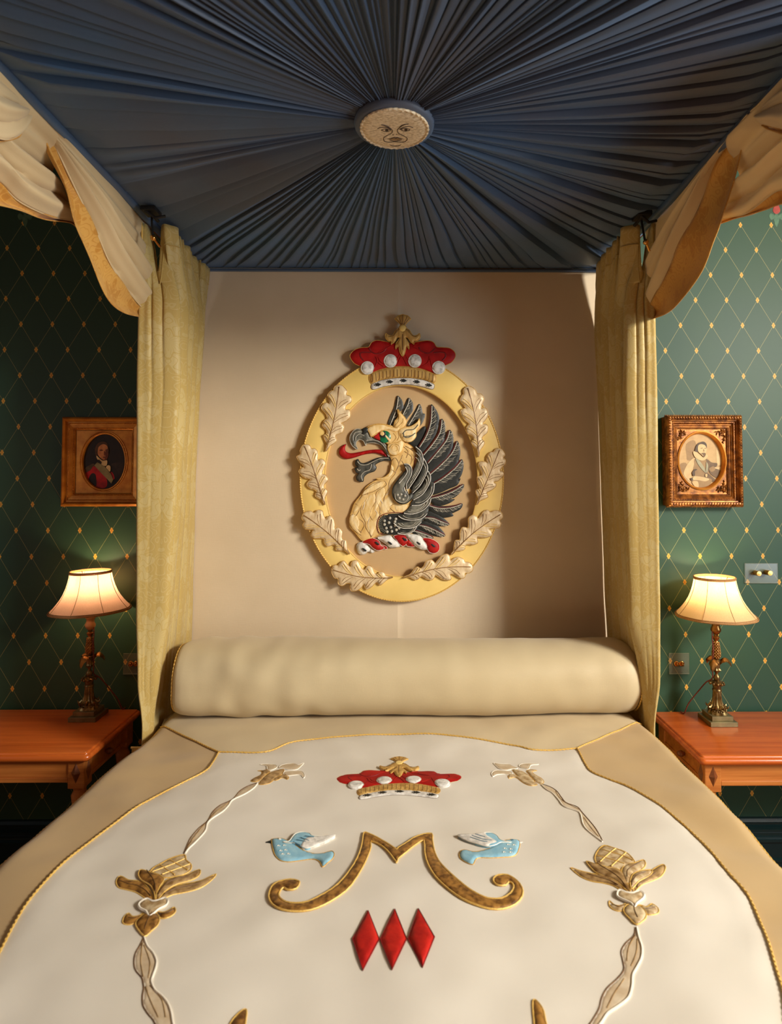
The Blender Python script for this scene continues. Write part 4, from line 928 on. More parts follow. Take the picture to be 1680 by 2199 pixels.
for x, y in ((785, 1235), (825, 1230), (865, 1245), (805, 1270), (845, 1285)): bead(x, y, 0.0052, 0.032)
for x, y in ((640, 1520), (700, 1490), (765, 1500), (690, 1540), (755, 1530), (640, 1560), (660, 1600), (710, 1590), (760, 1570), (770, 1620), (720, 1635), (670, 1640), (800, 1600)): bead(x, y, 0.0062, 0.0155)
mb.build('bead_cluster', 'grey_light', gr)
mb = MB()
for i in range(12):
    t = i/11; a = lerp(-1.9, -4.3, t); x, y = 672+95*math.cos(a), 1555+105*math.sin(a)
    line_mb(mb, CR, Q2([(x, y), (x+22*math.cos(a+0.5)*-1, y-22*math.sin(a+0.5)), (x-40*math.cos(a), y-30*math.sin(a))]), 0.0024, BKs+0.0150)
mb.build('curled_edge', 'grey_mid', gr)
# ---------------- twisted wreath of red and white below the griffin
tor = group_part('wreath', crest, 'red and white twisted wreath')
TW = [('white_thread', [(335, 1810), (350, 1770), (400, 1755), (450, 1790), (490, 1830), (530, 1855), (510, 1872), (460, 1860), (430, 1885), (380, 1890), (345, 1860)], 0.006),
      ('red_bright', [(395, 1760), (440, 1725), (510, 1712), (580, 1740), (600, 1790), (640, 1815), (610, 1840), (560, 1845), (510, 1820), (470, 1780)], 0.008),
      ('white_thread', [(565, 1710), (620, 1690), (700, 1680), (740, 1720), (790, 1760), (810, 1800), (760, 1810), (700, 1810), (650, 1770)], 0.010),
      ('red_bright', [(740, 1690), (800, 1672), (870, 1680), (890, 1740), (880, 1780), (840, 1800), (800, 1770), (770, 1730)], 0.008),
      ('white_thread', [(885, 1675), (960, 1668), (1040, 1690), (1070, 1740), (1100, 1790), (1120, 1830), (1060, 1835), (1000, 1810), (950, 1770), (900, 1710)], 0.011),
      ('red_bright', [(895, 1710), (940, 1750), (975, 1800), (920, 1805), (880, 1785)], 0.008),
      ('red_bright', [(1060, 1715), (1120, 1710), (1190, 1735), (1240, 1780), (1240, 1840), (1200, 1875), (1140, 1870), (1110, 1830), (1100, 1780)], 0.010),
      ('red_bright', [(600, 1790), (660, 1800), (670, 1830), (630, 1830), (590, 1820)], 0.006)]
for m_, pts, b in TW:
    puff(CR, 'twist', Q2(pts), m_, tor, cord='ribbon_edge' if m_ == 'red_bright' else 'grey_light', cr=0.0009, base=BKs+b, h=0.009, edge=0.018, lo=BKs, per=4)
mb = MB()
for (x, y) in ((420, 1835), (560, 1765), (700, 1762), (862, 1720), (1010, 1762), (1172, 1788)):
    puff_mb(mb, CR, Q2([(x-22, y-16), (x, y-12), (x+26, y+10), (x+14, y+20), (x-8, y+8)]), base=BKs+0.0198, h=0.0008, lo=BKs+0.015, edge=0.003)
mb.build('twist_eye', 'black_thread', tor)
# ------------------------------------------------------------------ canopy
ZC = 2.63
can = thing('bed_canopy', 'dark blue sunburst pleated canopy ceiling above the four-poster bed', 'canopy', (-0.02, -1.07, ZC))
dc = on_z(847, 280, ZC-0.030)
CXc, CYc = dc.x, dc.y
X0, X1, Y0, Y1 = -0.885, 0.885, -0.022, -2.16
def edge_dist(a):
    c, s_ = math.cos(a), math.sin(a); t = []
    if c > 1e-6: t.append((X1-CXc)/c)
    if c < -1e-6: t.append((X0-CXc)/c)
    if s_ > 1e-6: t.append((Y0-CYc)/s_)
    if s_ < -1e-6: t.append((Y1-CYc)/s_)
    return min(t)
# sectors (degrees in plan: 0 = right of the bed, 90 = towards the wall): pleat width, depth, fold direction
rnd = random.Random(5)
SEC = [(-88, -50, 2.4, 0.018, 'band'), (-50, 10, 3.1, 0.024, 'band'), (10, 60, 4.0, 0.026, 'band'), (60, 90, 2.8, 0.014, 'band'), (90, 112, 2.0, 0.010, 'away'), (112, 135.7, 2.6, 0.012, 'away'), (135.7, 157, 4.4, 0.016, 'lit'), (157, 170, 4.0, 0.010, 'soft'),
       (170, 185.7, 5.0, 0.014, 'lit'), (185.7, 198, 4.2, 0.018, 'away'), (198, 214, 3.2, 0.016, 'lit'), (214, 226, 3.6, 0.016, 'away'), (226, 272, 2.2, 0.012, 'soft')]
SH = {'band': [(0.0, 0.0), (0.13, 0.02), (0.165, 0.92), (0.25, 1.0), (0.6, 0.9), (0.97, 0.72), (0.999, 0.0)], 'lit': [(0.001, 1.0), (0.10, 0.94), (0.35, 0.68), (0.65, 0.38), (0.9, 0.08), (0.97, 0.0)],
      'away': [(0.03, 0.0), (0.10, 0.10), (0.35, 0.42), (0.65, 0.72), (0.93, 1.0), (0.999, 0.9)], 'soft': [(0.0, 0.1), (0.15, 0.0), (0.4, 0.45), (0.6, 0.85), (0.75, 1.0), (0.9, 0.75), (0.98, 0.3)]}
prof = []          # angle, height drop
for a0, a1, w, dep, kd in SEC:
    a = a0
    while a < a1-0.4:
        ww = min(w*rnd.uniform(0.5, 1.5), a1-a)
        d = dep*rnd.uniform(0.65, 1.25)*(ww/w)**0.5
        for t, h in SH[kd]: prof.append((a+ww*t, -d*h))
        a += ww
prof.sort()
mb = MB(); radii = [0.0, 0.03, 0.07, 0.13, 0.2, 0.3, 0.4, 0.5, 0.6, 0.7, 0.8, 0.88, 0.94, 0.98, 1.0]
cols = []
R0 = 0.085
for i, (a, h) in enumerate(prof):
    ar = math.radians(a)
    col = []
    for t in radii:
        wob = math.radians(0.5*math.sin(t*4+a*0.13)+0.25*math.sin(t*9+a*0.5))*t
        E = edge_dist(ar); r = lerp(R0, E, t)
        rr = min(1, r/0.55)
        amp = (0.35+0.65*rr)*(1-0.88*sstep(0.86, 1.0, t))
        x = CXc+r*math.cos(ar+wob*(1-sstep(0.7, 1, t))); y = CYc+r*math.sin(ar+wob*(1-sstep(0.7, 1, t)))
        x = min(max(x, X0), X1); y = max(min(y, Y0), Y1)
        z = ZC+0.012+h*amp-0.018*(1-t)
        col.append((x, y, z))
    cols.append(col)
cols.append(cols[0])
mb.grid(cols, flip=True)
mb.build('pleated_cloth', 'slate_cloth', can)
mb = MB()
for a, b in (((X0-0.03, Y1, ZC+0.016), (X0+0.02, -0.001, 3.25)), ((X1-0.02, Y1, ZC+0.016), (X1+0.03, -0.001, 3.25)), ((X0-0.03, Y1-0.04, ZC+0.016), (X1+0.03, Y1, 3.25)), ((X0-0.03, Y1, ZC+0.08), (X1+0.03, -0.001, ZC+0.10))): mb.box(a, b)
mb.build('frame_light_block', 'wood_dark', can, smooth=False)  # boards out of view, raised to keep daylight off the upper left wall
# padded edge binding along the headboard; side tubes added to block light leaks
mb = MB()
mb.tube([(x, Y0-0.006, ZC-0.002) for x in np.linspace(X0, X1, 30)], 0.007, n=8)
for x in (X0+0.006, X1-0.006): mb.tube([(x, y, ZC+0.004) for y in np.linspace(Y0, Y1, 20)], 0.013, n=8)
mb.build('binding_light_seal', 'slate_cloth', can)
# round boss with embroidered face
med = group_part('medallion', can, 'round boss with embroidered face')
mb = MB(); zt = ZC-0.002
mb.lathe([(0.095, zt+0.01), (0.099, zt-0.004), (0.101, zt-0.012), (0.099, zt-0.020), (0.094, zt-0.024), (0.084, zt-0.0255), (0.0, zt-0.0255)][::-1], (CXc, CYc, 0), 64)
mb.build('rim', 'slate_cloth', med)
MED = Surf(lambda px, py: (lambda p: (p.x, -p.y))(on_z(px, py, zt-0.030)), lambda u, v, w: (u, -v, zt-0.024-w))
mc = MED.toS(847.5, 280.5)
fr = 0.5*(on_z(920, 280, zt-0.030).x-on_z(775, 280, zt-0.030).x)-0.001
disc = [(mc[0]+fr*math.cos(a), mc[1]+fr*math.sin(a)) for a in np.linspace(0, 2*PI, 60, endpoint=False)]
mb = MB(); puff_mb(mb, MED, disc, uv=True, smooth=False, h=0.0045, base=0.002, edge=0.02)
mb.build('face_disc', 'face_cream', med)
mb = MB(); mb.tube(resample([MED.at(a, b, 0.003) for a, b in disc], 0.0016, True), 0.0032, n=6, closed=True, lobes=2, twist=420)
mb.build('rope_trim', 'face_cream', med)
F6 = zf(740, 200, 7.636)
mb = MB()
def fl(pts, r, **k): line_mb(mb, MED, F6(pts), r, 0.0066, **k)
fl([(600, 515), (660, 530), (730, 560), (780, 600), (775, 650), (700, 690), (645, 730), (655, 780), (720, 800), (840, 790), (960, 800), (1020, 770), (1025, 730), (960, 690), (890, 655), (870, 600), (920, 550), (980, 515), (1050, 500)], 0.0011)
fl([(600, 515), (660, 522), (720, 548), (760, 580)], 0.0018, taper=True); fl([(890, 580), (930, 535), (990, 508), (1052, 500)], 0.0018, taper=True)
fl([(545, 580), (600, 555), (700, 560), (760, 590)], 0.0011); fl([(900, 590), (960, 560), (1060, 540), (1120, 560)], 0.0011)
for cx, cy in ((685, 605), (1000, 597)):
    fl([(cx-80, cy-5), (cx-30, cy-22), (cx+40, cy-18), (cx+72, cy), (cx+30, cy+18), (cx-30, cy+18), (cx-80, cy-5)], 0.0010)
    puff_mb(mb, MED, F6(ell(cx+8, cy, 28, 18, 12)), h=0.0006, base=0.0066, lo=0.005, edge=0.002)
for x, y in ((797, 680), (855, 674)): puff_mb(mb, MED, F6(ell(x, y, 11, 8, 8)), h=0.0004, base=0.0066, lo=0.005, edge=0.002)
fl([(695, 748), (760, 738), (815, 722), (840, 730), (870, 722), (920, 738), (965, 745)], 0.0017, taper=True); fl([(740, 765), (830, 782), (940, 760)], 0.0010)
fl([(740, 840), (790, 860), (880, 860), (935, 838)], 0.0013, taper=True)
mb.build('face_stitching', 'face_line', med)
mb = MB(); puff_mb(mb, MED, F6([(700, 748), (815, 730), (870, 730), (960, 748), (900, 770), (830, 778), (750, 768)]), h=0.001, base=0.0058, lo=0.004, edge=0.003); mb.build('lips', 'brown_petal', med)

# ------------------------------------------------------------------ swags along the canopy sides
def swag(name, label, X, up, fold, low, sgn, bulge=0.05, nf=4.5, amp=0.012, ns=70, nr=46, ends=(0, 0), lining='lining', back='damask_yb', seed=1):
    """up/fold/low: image polylines on the plane x=X from gather to gather; cloth between up and fold is lining, between fold and low the turned-back damask"""
    def cur(p):
        q = [on_x(a, b, X) for a, b in p]; q = [(v.y, v.z) for v in q]
        q = cat_rom(q, False, 8)
        d = [0.0]
        for a, b in zip(q, q[1:]): d.append(d[-1]+math.hypot(a[0]-b[0], a[1]-b[1]))
        tt = [v/d[-1] for v in d]
        return lambda s: (interp(tt, [a for a, b in q], s), interp(tt, [b for a, b in q], s))
    cf, cl = cur(fold), cur(low)
    qu = cat_rom([(v.y, v.z, v.x) for v in (on_z(a, b, ZC-0.004) for a, b in up)], False, 8); du = [0.0]
    for a, b in zip(qu, qu[1:]): du.append(du[-1]+math.hypot(a[0]-b[0], a[2]-b[2]))
    cu = lambda s: tuple(interp([v/du[-1] for v in du], [q[i] for q in qu], s) for i in (0, 1, 2))
    rows = []; rf = 0.0
    mb = MB(); fold_rows = []
    for i in range(ns+1):
        s = i/ns; a, b, c = cu(s), cf(s), cl(s); row = []
        env = (ends[0]+(1-ends[0])*math.sin(PI*min(s*1.0, 1))**0.7) if s < 0.5 else (ends[1]+(1-ends[1])*math.sin(PI*s)**0.7)
        for k in range(nr+1):
            r = k/nr
            y, z = lerp(a[0], b[0], r), lerp(a[1], b[1], r)
            ph = nf*2*PI*(r**0.8)+seed+0.8*math.sin(s*3+seed)
            f = 2.2*abs(math.sin(ph*0.5))**0.75-1.2+0.25*math.sin(2*ph+1+s*2)
            off = bulge*math.sin(PI*r*0.9)*env + amp*f*(0.35+0.65*env)*sstep(0, 0.12, r) + 0.010*r
            # fold crests lift slightly so that valleys read as dark lines
            xx = X+(-sgn)*(off-0.014)
            row.append((lerp(a[2], xx, sstep(0, 0.45, r)), y, z-0.002*f*r))
        rows.append(row)
    mb.grid(rows, flip=(sgn < 0))
    n2 = 12; rows2 = []
    for i in range(ns+1):
        s = i/ns; b, c = cf(s), cl(s); e = rows[i][-1]; row = []
        for k in range(n2+1):
            r = k/n2; y, z = lerp(b[0], c[0], r), lerp(b[1], c[1], r)
            row.append((e[0]+(sgn)*(0.014*math.sin(PI*r)+0.006*r)+0.004*math.sin(s*19+r*4+seed), y, z))
        rows2.append(row)
    mb.grid(rows2, mi=1, flip=(sgn < 0))
    o = mb.build(name, [lining, back], origin=rows[0][0])
    sm = o.modifiers.new('thickness', 'SOLIDIFY'); sm.thickness = 0.003; sm.offset = 0
    mbp = MB(); mbp.tube([r[-1] for r in rows], 0.0026, n=6)
    mbp.build('lining_edge', lining, o)
    o['label'] = label; o['category'] = 'swag'; o['group'] = 'swags along the canopy edge'
    ORG[o.name] = Vector(rows[0][0])
    return o
SL, SR = -0.915, 0.905
swag('canopy_swag', 'cream lined gold swag left, falling from canopy edge onto left bed curtain', SL,
     [(92, 247), (140, 292), (180, 334), (220, 376), (254, 411), (285, 448), (306, 474), (322, 490)],
     [(93, 252), (118, 323), (141, 380), (166, 436), (197, 501), (226, 563), (266, 619), (306, 662), (322, 675)],
     [(90, 252), (107, 323), (135, 399), (155, 473), (175, 526), (203, 602), (234, 647), (268, 673), (306, 681), (324, 684)], -1, ends=(0.0, 0.45), nf=4.0, amp=0.016)
swag('canopy_swag', 'cream lined gold swag at left frame edge, tucked behind the falling one', SL-0.062,
     [(-150, 0), (-60, 92), (-20, 130), (20, 172), (56, 212), (92, 250), (128, 288)],
     [(-150, 300), (-80, 345), (-30, 375), (0, 397), (36, 434), (98, 464), (158, 476), (194, 500)],
     [(-150, 400), (-80, 425), (-30, 436), (0, 441), (42, 453), (98, 472), (157, 482), (196, 512)], -1, ends=(0.5, 0.0), nf=3.6, amp=0.018, bulge=0.05, seed=2.2)
swag('canopy_swag', 'short gathered cream swag high at left frame edge under the canopy', SL+0.012,
     [(-120, 30), (-60, 92), (-20, 130), (30, 186), (72, 230)],
     [(-120, 200), (-70, 260), (-30, 290), (0, 296), (36, 280), (70, 240)],
     [(-120, 210), (-70, 270), (-30, 300), (0, 303), (38, 288), (74, 244)], -1, ends=(0.6, 0.0), nf=3.0, amp=0.010, bulge=0.04, seed=4)
swag('canopy_swag', 'cream lined gold swag right, with broad turned-back damask, onto right curtain', SR,
     [(1606, 245), (1570, 288), (1530, 334), (1486, 385), (1440, 444), (1403, 480), (1388, 496)],
     [(1600, 258), (1570, 305), (1542, 351), (1500, 458), (1463, 535), (1440, 585), (1420, 625), (1402, 658), (1386, 676)],
     [(1604, 254), (1583, 337), (1567, 411), (1551, 482), (1539, 515), (1505, 591), (1457, 660), (1402, 686), (1386, 690)], 1, ends=(0.0, 0.4), nf=2.6, amp=0.014)
swag('canopy_swag', 'cream lined gold swag at right frame edge, tucked behind the damask one', SR+0.062,
     [(1830, 0), (1740, 98), (1700, 146), (1670, 180), (1640, 214), (1604, 250), (1564, 290)],
     [(1830, 300), (1760, 350), (1710, 400), (1680, 412), (1625, 455), (1590, 464), (1551, 473), (1512, 492)],
     [(1830, 360), (1760, 400), (1710, 432), (1680, 442), (1612, 464), (1580, 474), (1551, 482), (1510, 502)], 1, ends=(0.5, 0.0), nf=3.4, amp=0.018, bulge=0.05, seed=1.2)
swag('canopy_swag', 'short gathered cream swag high at right frame edge under the canopy', SR-0.012,
     [(1830, 5), (1740, 98), (1700, 146), (1660, 190), (1612, 240)],
     [(1830, 200), (1760, 262), (1710, 283), (1680, 274), (1640, 266), (1612, 246)],
     [(1830, 212), (1760, 272), (1710, 296), (1680, 288), (1640, 276), (1608, 248)], 1, ends=(0.6, 0.0), nf=2.6, amp=0.010, bulge=0.04, seed=3)

# ------------------------------------------------------------------ bed curtains
def curtain(name, label, sgn, levels, ztop=ZC-0.01):
    """levels: list of (z, [(x,y)...]) plan paths from the front flap to the wall"""
    N = 220; res = []
    for z, p in levels:
        q = cat_rom([(a, b) for a, b in p], False, 8); d = [0]
        for a, b in zip(q, q[1:]): d.append(d[-1]+math.hypot(a[0]-b[0], a[1]-b[1]))
        tt = [v/d[-1] for v in d]
        res.append((z, np.array([(interp(tt, [a[0] for a in q], i/N), interp(tt, [a[1] for a in q], i/N)) for i in range(N+1)])))
    zs = [r[0] for r in res]; rows = []
    for k in range(150):
        z = lerp(zs[0], zs[-1], k/149)
        j = max(i for i in range(len(zs)) if zs[i] >= z-1e-9) if k < 149 else len(zs)-2
        j = min(j, len(zs)-2); t = (zs[j]-z)/(zs[j]-zs[j+1]); t = t*t*(3-2*t)*0.5+t*0.5
        P = res[j][1]*(1-t)+res[j+1][1]*t
        row = []
        for i in range(N+1):
            s = i/N
            zz = z
            x, y = P[i]
            n = noise.noise(Vector((s*9, z*1.5, 3+sgn)))*0.006+noise.noise(Vector((s*22, z*5, 8+sgn)))*0.002
            top = sstep(2.25, 2.6, z)
            if top > 0:   # notch between flap and heading, crumpled heading tape
                zz = z-0.15*math.exp(-((s-0.16)/0.030)**2)*top*sstep(2.35, 2.62, z)
                n += 0.003*noise.noise(Vector((s*40, z*30, 2)))*top
            row.append((x+n*-sgn, y, zz))
        rows.append(row)
    mb = MB(); mb.grid(rows, flip=(sgn > 0))
    o = mb.build(name, 'damask_y', origin=(levels[-1][1][4][0], -0.25, levels[-1][0]))
    ul = o.data.uv_layers.new(name='cloth'); vi = np.empty(len(o.data.loops), dtype=np.int32); o.data.loops.foreach_get('vertex_index', vi)
    uvv = np.stack([(vi % (N+1))/N*0.62, np.array([p[2] for p in mb.v])[vi]], 1).astype(np.float32); ul.data.foreach_set('uv', uvv.ravel())
    sm = o.modifiers.new('thickness', 'SOLIDIFY'); sm.thickness = 0.003; sm.offset = 0
    o['label'] = label; o['category'] = 'curtain'; o['group'] = 'bed curtains at the head'
    ORG[o.name] = Vector((levels[-1][1][4][0], -0.25, levels[-1][0]))
    # stitched heading tape and leading-edge hem
    mb = MB(); ct = [rows[3][i] for i in range(0, N+1, 2)]
    mb.tube([(p[0], p[1], p[2]-0.012) for p in ct], 0.0022, n=5); mb.build('heading_tape', 'damask_y', o)
    mb = MB(); mb.tube([r[1] for r in rows], 0.0035, n=6); mb.build('leading_hem', 'gold_cord', o)
    return o
def hz(px, py, z): p = on_z(px, py, z); return (p.x, p.y)
zt = ZC-0.012
topL = [hz(*p, zt) for p in [(303, 476), (308, 480), (314, 482), (330, 498), (344, 492), (351, 481), (366, 484), (381, 489), (380, 500), (381, 509), (386, 507), (388, 514), (392, 515), (391, 524), (401, 527), (408, 530), (408, 539), (412, 540), (411, 547), (422, 552), (424, 558), (430, 558), (429, 563), (440, 566), (444, 571), (451, 578)]]
def plan(xo, xc, xw, a1, a2, yf=-0.476, corner=0.030):
    """plan of a drawn-back curtain: broad front face, a turned corner, then folds back to the wall"""
    P = [(xo+0.002, yf+0.024), (xo, yf+0.008), (xo+0.006, yf)]
    for t, n in ((0.14, 0), (0.28, 1), (0.34, -1), (0.42, 0.8), (0.58, 0.6), (0.64, -1), (0.70, 0.7), (0.86, 0.4)):
        P.append((lerp(xo+0.006, xc, t), lerp(yf, yf+0.030, t)-a1*n))
    P += [(xc, yf+0.034), (xc+0.002, yf+0.050), (xc-corner, yf+0.062), (xc-corner*0.9, yf+0.075)]
    y0, x0 = yf+0.085, xc-0.012
    for t, n in ((0.0, 0.3), (0.12, 1.0), (0.17, -1), (0.20, 0.2), (0.34, 1.0), (0.40, -1), (0.44, 0.4), (0.56, 1.0), (0.61, -1), (0.65, 0.4), (0.75, 0.9), (0.79, -0.9), (0.83, 0.4), (0.91, 0.7), (0.94, -0.4), (1.0, 0.0)):
        P.append((lerp(x0, xw, t)+a2*n, lerp(y0, -0.026, t)))
    return P
mir = lambda p, dx=0: [(-a+dx, b) for a, b in p]
LV = [(2.36, plan(-0.925, -0.800, -0.845, 0.005, 0.024)), (2.05, plan(-0.925, -0.795, -0.858, 0.0015, 0.018)), (1.7, plan(-0.922, -0.800, -0.866, 0.0005, 0.010)), (1.25, plan(-0.916, -0.822, -0.874, 0.0003, 0.005)),
      (1.02, plan(-0.908, -0.850, -0.880, 0.001, 0.003, corner=0.012)), (0.87, plan(-0.896, -0.876, -0.884, 0.001, 0.002, yf=-0.462, corner=0.004)), (0.5, plan(-0.898, -0.884, -0.890, 0.001, 0.002, yf=-0.45, corner=0.003)), (0.05, plan(-0.898, -0.884, -0.890, 0.001, 0.002, yf=-0.45, corner=0.003))]
curtain('bed_curtain', 'gold damask bed curtain beside the left lamp and red-coat portrait', -1, [(zt, topL)]+LV)
RV = [(2.36, plan(-0.912, -0.815, -0.838, 0.005, 0.024)), (2.05, plan(-0.912, -0.808, -0.850, 0.002, 0.018)), (1.7, plan(-0.910, -0.806, -0.856, 0.0005, 0.012)), (1.25, plan(-0.908, -0.818, -0.864, 0.0003, 0.006)),
      (1.02, plan(-0.906, -0.856, -0.872, 0.001, 0.003, corner=0.012))]+[(z, p) for z, p in LV[5:]]
topR = [hz(*p, zt) for p in [(1414, 478), (1408, 480), (1403, 480), (1392, 495), (1378, 492), (1372, 482), (1352, 484), (1335, 489), (1336, 500), (1334, 508), (1326, 507), (1326, 514), (1316, 518), (1316, 527), (1310, 531), (1303, 533), (1304, 541), (1298, 544), (1292, 548), (1292, 555), (1288, 558), (1283, 565), (1283, 572), (1281, 580)]]
curtain('bed_curtain', 'gold damask bed curtain beside the right lamp and ruff portrait', 1, [(zt, topR)]+[(z, mir(p)) for z, p in RV])
# iron curtain rails under the canopy
for sg, px, py in ((-1, 318, 452), (1, 1383, 462)):
    p = on_z(px, py, ZC-0.02)
    r = thing('curtain_rail', 'black iron curtain rail above the %s bed curtain' % ('left' if sg < 0 else 'right'), 'rail', (p.x, -0.25, ZC-0.03), group='curtain rails')
    mb = MB(); x = p.x
    mb.tube([(x, p.y+0.01, ZC-0.020), (x, p.y+0.08, ZC-0.020)], 0.006, n=10)
    mb.build('rod', 'black_iron', r)
    mb = MB(); mb.tube([(x, p.y+0.03, ZC-0.0), (x+0.004, p.y+0.022, ZC-0.05), (x+0.010, p.y+0.018, ZC-0.10)], 0.004, n=8); mb.box((x-0.022, p.y-0.01, ZC-0.022), (x+0.026, p.y+0.05, ZC-0.006), bev=0.003)
    mb.tube([(x-0.01, p.y, ZC-0.02), (x+0.02, p.y+0.01, ZC-0.04), (x+0.05, p.y+0.02, ZC-0.03)], 0.005, n=8)
    mb.build('bracket', 'black_iron', r)
    mb = MB(); mb.ball((x+0.012, p.y+0.015, ZC-0.105), 0.010, n=10, m=6); mb.tube([(x+0.012, p.y+0.015, ZC-0.105), (x+0.03, p.y+0.03, ZC-0.13)], 0.004, n=6)
    mb.build('knob', 'brass', r)
# fringe at the foot of the left curtain
mb = MB()
for i in range(16):
    x = -0.925+0.0035*i; y = -0.462
    mb.tube([(x, y, 0.80), (x+0.002*math.sin(i), y-0.004, 0.76), (x, y, 0.72)], 0.0018, n=5)
mb.tube([(-0.93, -0.462, 0.80), (-0.87, -0.462, 0.80)], 0.004, n=6)
o = mb.build('tassel_fringe', 'gold_cord', origin=(-0.9, -0.46, 0.72)); o['label'] = 'small gold tassel fringe between left curtain and table'; o['category'] = 'fringe'
# ------------------------------------------------------------------ side tables
def table(label, sg, xin, yf, w=1.05, h=0.756):
    xa, xb = (xin-w, xin) if sg < 0 else (xin, xin+w)
    t = thing('side_table', label, 'table', ((xa+xb)/2, yf/2, 0), group='side tables flanking the bed')
    wt, wa = 'wood_top', 'wood_apron'
    # moulded top: profile swept round the outline, rounded corners
    def outline(ins):
        x0, x1, y0, y1, r = xa+ins, xb-ins, yf+ins, -0.012-ins, max(0.022-ins, 0.004); out = []
        for cx, cy, a0 in ((x1-r, y1-r, 0), (x0+r, y1-r, PI/2), (x0+r, y0+r, PI), (x1-r, y0+r, 1.5*PI)):
            for k in range(7):
                a = a0+PI/2*k/6; out.append((cx+r*math.cos(a), cy+r*math.sin(a)))
        return out
    mb = MB(); rows = []
    for ins, z in ((0.026, h-0.032), (0.008, h-0.030), (0.002, h-0.024), (0.0, h-0.017), (0.003, h-0.010), (0.009, h-0.006), (0.012, h-0.006), (0.013, h-0.003), (0.015, h-0.001), (0.019, h)):
        rows.append([(x, y, z) for x, y in outline(ins)])
    mb.grid(rows, closed=True); n = len(rows[0]); mb.f += [tuple(range((len(rows)-1)*n, len(rows)*n)), tuple(reversed(range(n)))]; mb.mi += [0, 0]
    mb.build('table_top', wt, t)
    zi, zo = h-0.032, h-0.112
    ix0, ix1, iy0, iy1 = xa+0.03, xb-0.03, yf+0.03, -0.03
    # frieze boards with sunk panel lines and lower bead
    def board(name, a, b, nrm):
        mb = MB(); mb.box(a, b)
        return mb
    bw = 0.058
    mb = MB(); mb.box((ix0+bw, iy0+0.006, zo), (ix1-bw, iy0+0.03, zi))
    mb.box((ix0+bw, iy0+0.001, zo), (ix1-bw, iy0+0.006, zo+0.016), bev=0.002); mb.box((ix0+bw, iy0+0.003, zi-0.012), (ix1-bw, iy0+0.006, zi))
    mb.build('front_apron', wa, t, smooth=False)
    mb = MB(); mb.box((ix0+bw, iy1-0.02, zo), (ix1-bw, iy1, zi)); mb.build('back_apron', wa, t, smooth=False)
    for x0, x1, inner in ((ix0, ix0+0.03, sg > 0), (ix1-0.03, ix1, sg < 0)):
        mb = MB(); a, b = (x0+0.006, x1) if x0 == ix0 else (x0, x1-0.006)
        mb.box((a, iy0+bw, zo), (b, iy1-bw, zi)); 
        ex = (x0+0.001, x0+0.006) if x0 == ix0 else (x1-0.006, x1-0.001)
        mb.box((ex[0], iy0+bw, zo), (ex[1], iy1-bw, zo+0.014), bev=0.002)
        o = mb.build('side_apron', wa, t, smooth=False)
        if inner:
            kx = x1 if sg < 0 else x0; d = 1 if sg < 0 else -1
            mb = MB(); c = (kx+d*-0.006, (iy0+iy1)/2-0.03, (zo+zi)/2)
            for ddx, r in ((0.004, 0.006), (0.014, 0.012), (0.020, 0.010)): mb.ball((c[0]+d*ddx, c[1], c[2]), r, n=12, m=8)
            mb.build('drawer_knob', 'wood_dark', o)
    # corner blocks, diamond bosses and turned legs
    for cx in (ix0+bw/2, ix1-bw/2):
        for cy in (iy0+bw/2, iy1-bw/2):
            g = group_part('leg', t)
            mb = MB(); mb.box((cx-bw/2, cy-bw/2, zo-0.022), (cx+bw/2, cy+bw/2, zi), bev=0.004)
            mb.build('corner_block', wa, g, smooth=False)
            if cy < -0.25:
                mb = MB(); zc = (zo-0.022+zi)/2+0.004; y = cy-bw/2
                v = [(cx-0.016, y, zc), (cx, y, zc-0.036), (cx+0.016, y, zc), (cx, y, zc+0.036), (cx, y-0.011, zc)]
                mb.add(v, [(0, 1, 4), (1, 2, 4), (2, 3, 4), (3, 0, 4)]); mb.build('diamond_boss', 'wood_dark', g, smooth=False)
                xe = cx+(bw/2 if sg < 0 else -bw/2)
                if (sg < 0 and cx > (xa+xb)/2) or (sg > 0 and cx < (xa+xb)/2):
                    d = 0.011 if sg < 0 else -0.011; mb = MB()
                    v = [(xe, cy-0.016, zc), (xe, cy, zc-0.036), (xe, cy+0.016, zc), (xe, cy, zc+0.036), (xe+d, cy, zc)]
                    mb.add(v, [(0, 1, 4), (1, 2, 4), (2, 3, 4), (3, 0, 4)]); mb.build('diamond_boss', 'wood_dark', g, smooth=False)
            mb = MB(); zl = zo-0.022
            pr = [(0.014, 0.0), (0.022, 0.01), (0.024, 0.03), (0.014, 0.05), (0.016, 0.07), (0.022, 0.16), (0.027, 0.34), (0.027, 0.44), (0.018, 0.49), (0.026, 0.51), (0.018, 0.53), (0.022, 0.56), (0.028, zl-0.03), (0.020, zl-0.015), (0.024, zl)]
            pr = [p for p in pr if p[1] <= zl]
            mb.lathe(pr, (cx, cy, 0), 20); mb.build('turned_leg', wa, g)
    return t
tL = on_y(312, 1515); 
table('polished wooden side table left, carrying the pink-lit lamp', -1, -1.082, -0.450, h=0.773)
table('polished wooden side table right, with lit front and diamond boss', 1, 1.050, -0.456, h=0.757)

